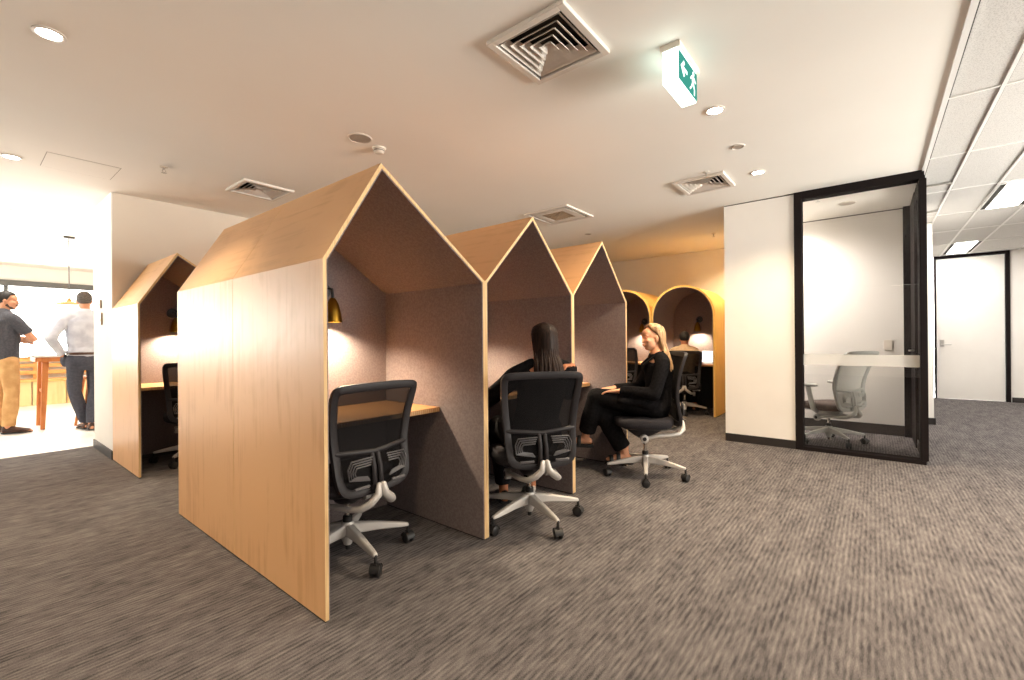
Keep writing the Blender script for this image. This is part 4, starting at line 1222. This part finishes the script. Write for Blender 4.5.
mb = MB(); torso(mb, (0, 0, .96), J['wai'], J['che'], J['sho'], 1.0, True, .016); sleeve(mb, J, 'L', .014, -1, True); sleeve(mb, J, 'R', .014, -1, True)
cloth('polo_shirt', mb, M['polo'], p, .010, .006, 7, 3)
mb = MB(); hips(mb, J, .012, True); trouser(mb, J, 'L', .012, .995, True, .014); trouser(mb, J, 'R', .012, .995, True, .014)
cloth('trousers', mb, M['khaki'], p, .011, .007, 7, 4)
for s in 'LR': shoe('shoe', J['an'+s], J['to'+s], p, M['leather'])
short_hair(Mx, M['hair_bk'], p, 1.0, 2)
bd = MB()
bd.tube([(-.066, .005, -.050), (-.048, .046, -.086), (0, .076, -.106), (.048, .046, -.086), (.066, .005, -.050)], [(.018, .003), (.016, .005), (.014, .006), (.016, .005), (.018, .003)], 10, ref=(0, 0, 1))
bd.tube([(-.030, .088, -.058), (0, .101, -.044), (.030, .088, -.058)], [.005, .006, .005], 8)
bd.xf(Mx).build('beard', mat('stubble', (.10, .062, .048), .9), p, smooth=70)

# man in pale shirt, seen from behind, hands in pockets
J = dict(k=1.0, pel=(0, 0, .955), wai=(0, .01, 1.09), che=(0, 0, 1.31), sho=(0, -.01, 1.510), head=(0, .03, 1.700), hrot=(-4, 0, -12),
         shL=(-.195, 0, 1.470), shR=(.195, 0, 1.470), elL=(-.345, -.06, 1.215), elR=(.33, -.06, 1.215), wrL=(-.205, .07, 1.005), wrR=(.205, .07, 1.005),
         handL=((.1, .25, -.9), (1, 0, 0), (0, 1, 0), .5), handR=((-.1, .25, -.9), (-1, 0, 0), (0, 1, 0), .5),
         hipL=(-.10, 0, .93), hipR=(.09, 0, .93), knL=(-.085, .10, .52), knR=(.095, .03, .51), anL=(.035, .17, .11), anR=(.055, .0, .10), toL=(.03, .36, .03), toR=(.085, .21, .03))
p, Mx = person('man in pale shirt and navy trousers, back turned, half hidden by the white wall end', SK[3], 97, J, M['skin_m'], True, voxel=.008)
mb = MB(); torso(mb, (0, 0, 1.02), J['wai'], J['che'], J['sho'], 1.0, True, .020); sleeve(mb, J, 'L', .018, .95, True); sleeve(mb, J, 'R', .018, .95, True)
cloth('shirt', mb, M['shirt'], p, .010, .007, 7, 8)
mb = MB(); hips(mb, J, .012, True); trouser(mb, J, 'L', .009, .995, True, .014); trouser(mb, J, 'R', .009, .995, True, .014)
for s in (-1, 1): mb.ell((s*.185, .085, .93), (.035, .05, .085))
cloth('trousers', mb, M['navy'], p, .011, .006, 7, 7)
bl = MB(); bl.lathe([(1, -.016), (1, .016)], (0, 0, 0), 36)
bl.v = [V((q.x*.186, q.y*.136+.004, q.z+1.015)) for q in bl.v]
bl.build('belt', M['leather'], p, smooth=40)
for s in 'LR': shoe('shoe', J['an'+s], J['to'+s], p, M['leather'])
short_hair(Mx, M['hair_gr'], p, .8, 5)

# man at the arched booth
J = dict(k=.90, pel=(0, -.08, .555), wai=(0, -.05, .69), che=(0, .015, .845), sho=(0, .045, .985), hsc=.88, head=(0, .095, 1.138), hrot=(-14, 0, 0),
         shL=(-.158, .04, .945), shR=(.158, .04, .945), elL=(-.215, .19, .760), elR=(.215, .19, .760), wrL=(-.10, .40, .775), wrR=(.14, .40, .775),
         handL=((.2, .95, -.05), (0, 0, -1), (1, 0, 0), .4), handR=((-.2, .95, -.05), (0, 0, -1), (-1, 0, 0), .4),
         hipL=(-.09, -.06, .545), hipR=(.09, -.06, .545), knL=(-.12, .34, .54), knR=(.12, .34, .54), anL=(-.12, .30, .10), anR=(.12, .30, .10), toL=(-.14, .48, .03), toR=(.14, .48, .03))
p, Mx = person('dark-haired man in sand coloured shirt sitting in the arched booth, back to the camera', SK[4], 14, J, M['skin_d'], True, voxel=.009, face=True)
mb = MB(); torso(mb, (0, -.07, .55), J['wai'], J['che'], J['sho'], .90, True, .012); sleeve(mb, J, 'L', .014, -1, True); sleeve(mb, J, 'R', .014, -1, True)
cloth('shirt', mb, M['tee'], p, .012, .006, 7, 3)
mb = MB(); hips(mb, J, .012, True); trouser(mb, J, 'L', .014, .93, True, .01); trouser(mb, J, 'R', .014, .93, True, .01)
cloth('trousers', mb, M['blackpants'], p, .012, .006, 7, 4)
for s in 'LR': shoe('shoe', J['an'+s], J['to'+s], p, M['leather'])
short_hair(Mx, M['hair_bk'], p, 1.1, 8)
#PEOPLE-END#

# ------------------------------------------------------------------ sky, camera, view
W = bpy.data.worlds.new('overcast_sky'); S.world = W; W.use_nodes = True
bg = W.node_tree.nodes['Background']; bg.inputs['Color'].default_value = (1, .97, .90, 1); bg.inputs['Strength'].default_value = 1
tcw = W.node_tree.nodes.new('ShaderNodeTexCoord'); sx = W.node_tree.nodes.new('ShaderNodeSeparateXYZ'); rw = W.node_tree.nodes.new('ShaderNodeMapRange')
rw.inputs['From Min'].default_value = -.06; rw.inputs['From Max'].default_value = .06; rw.inputs['To Min'].default_value = 32; rw.inputs['To Max'].default_value = 8   # bright lower half added to light the ceiling, hazy sky above
W.node_tree.links.new(tcw.outputs['Generated'], sx.inputs[0]); W.node_tree.links.new(sx.outputs['Z'], rw.inputs['Value']); W.node_tree.links.new(rw.outputs[0], bg.inputs['Strength'])
area('sky_portal', (-.95, WY+.14, 1.6), 9.3, 1.5, 1, rot=(R(-90), 0, 0), portal=True)
area('sky_portal', (4.6, -4.42, 1.4), 4.0, 1.6, 1, rot=(R(90), 0, 0), portal=True)
area('sky_portal', (-6.12, 10.9, 1.42), 2.05, 2.6, 1, rot=(0, R(-90), 0), portal=True)

cam = bpy.data.cameras.new('camera'); co = bpy.data.objects.new('camera', cam); COL.objects.link(co)
f = 450.3; cam.sensor_width = 36; cam.lens = f*36/1024; cam.clip_start = .02
yaw, pit, roll = R(38.772), R(.051), R(-.464)
F = V((math.cos(yaw), math.sin(yaw), 0)); Rt = V((math.sin(yaw), -math.cos(yaw), 0)); U = V((0, 0, 1))
F2 = F*math.cos(pit)+U*math.sin(pit); U2 = U*math.cos(pit)-F*math.sin(pit)
R2 = Rt*math.cos(roll)+U2*math.sin(roll); U3 = U2*math.cos(roll)-Rt*math.sin(roll)
mm = Matrix((( R2.x, U3.x, -F2.x, 0), (R2.y, U3.y, -F2.y, 0), (R2.z, U3.z, -F2.z, 1.14), (0, 0, 0, 1)))
co.matrix_world = mm
S.camera = co
S.view_settings.view_transform = 'Standard'; S.view_settings.look = 'None'; S.view_settings.gamma = 1; S.view_settings.use_curve_mapping = False
S.view_settings.exposure = 0.5
S.cycles.use_denoising = True
S.cycles.max_bounces = 10; S.cycles.diffuse_bounces = 6; S.cycles.transparent_max_bounces = 24
S.cycles.sample_clamp_indirect = 6
S.cycles.caustics_reflective = False; S.cycles.caustics_refractive = False
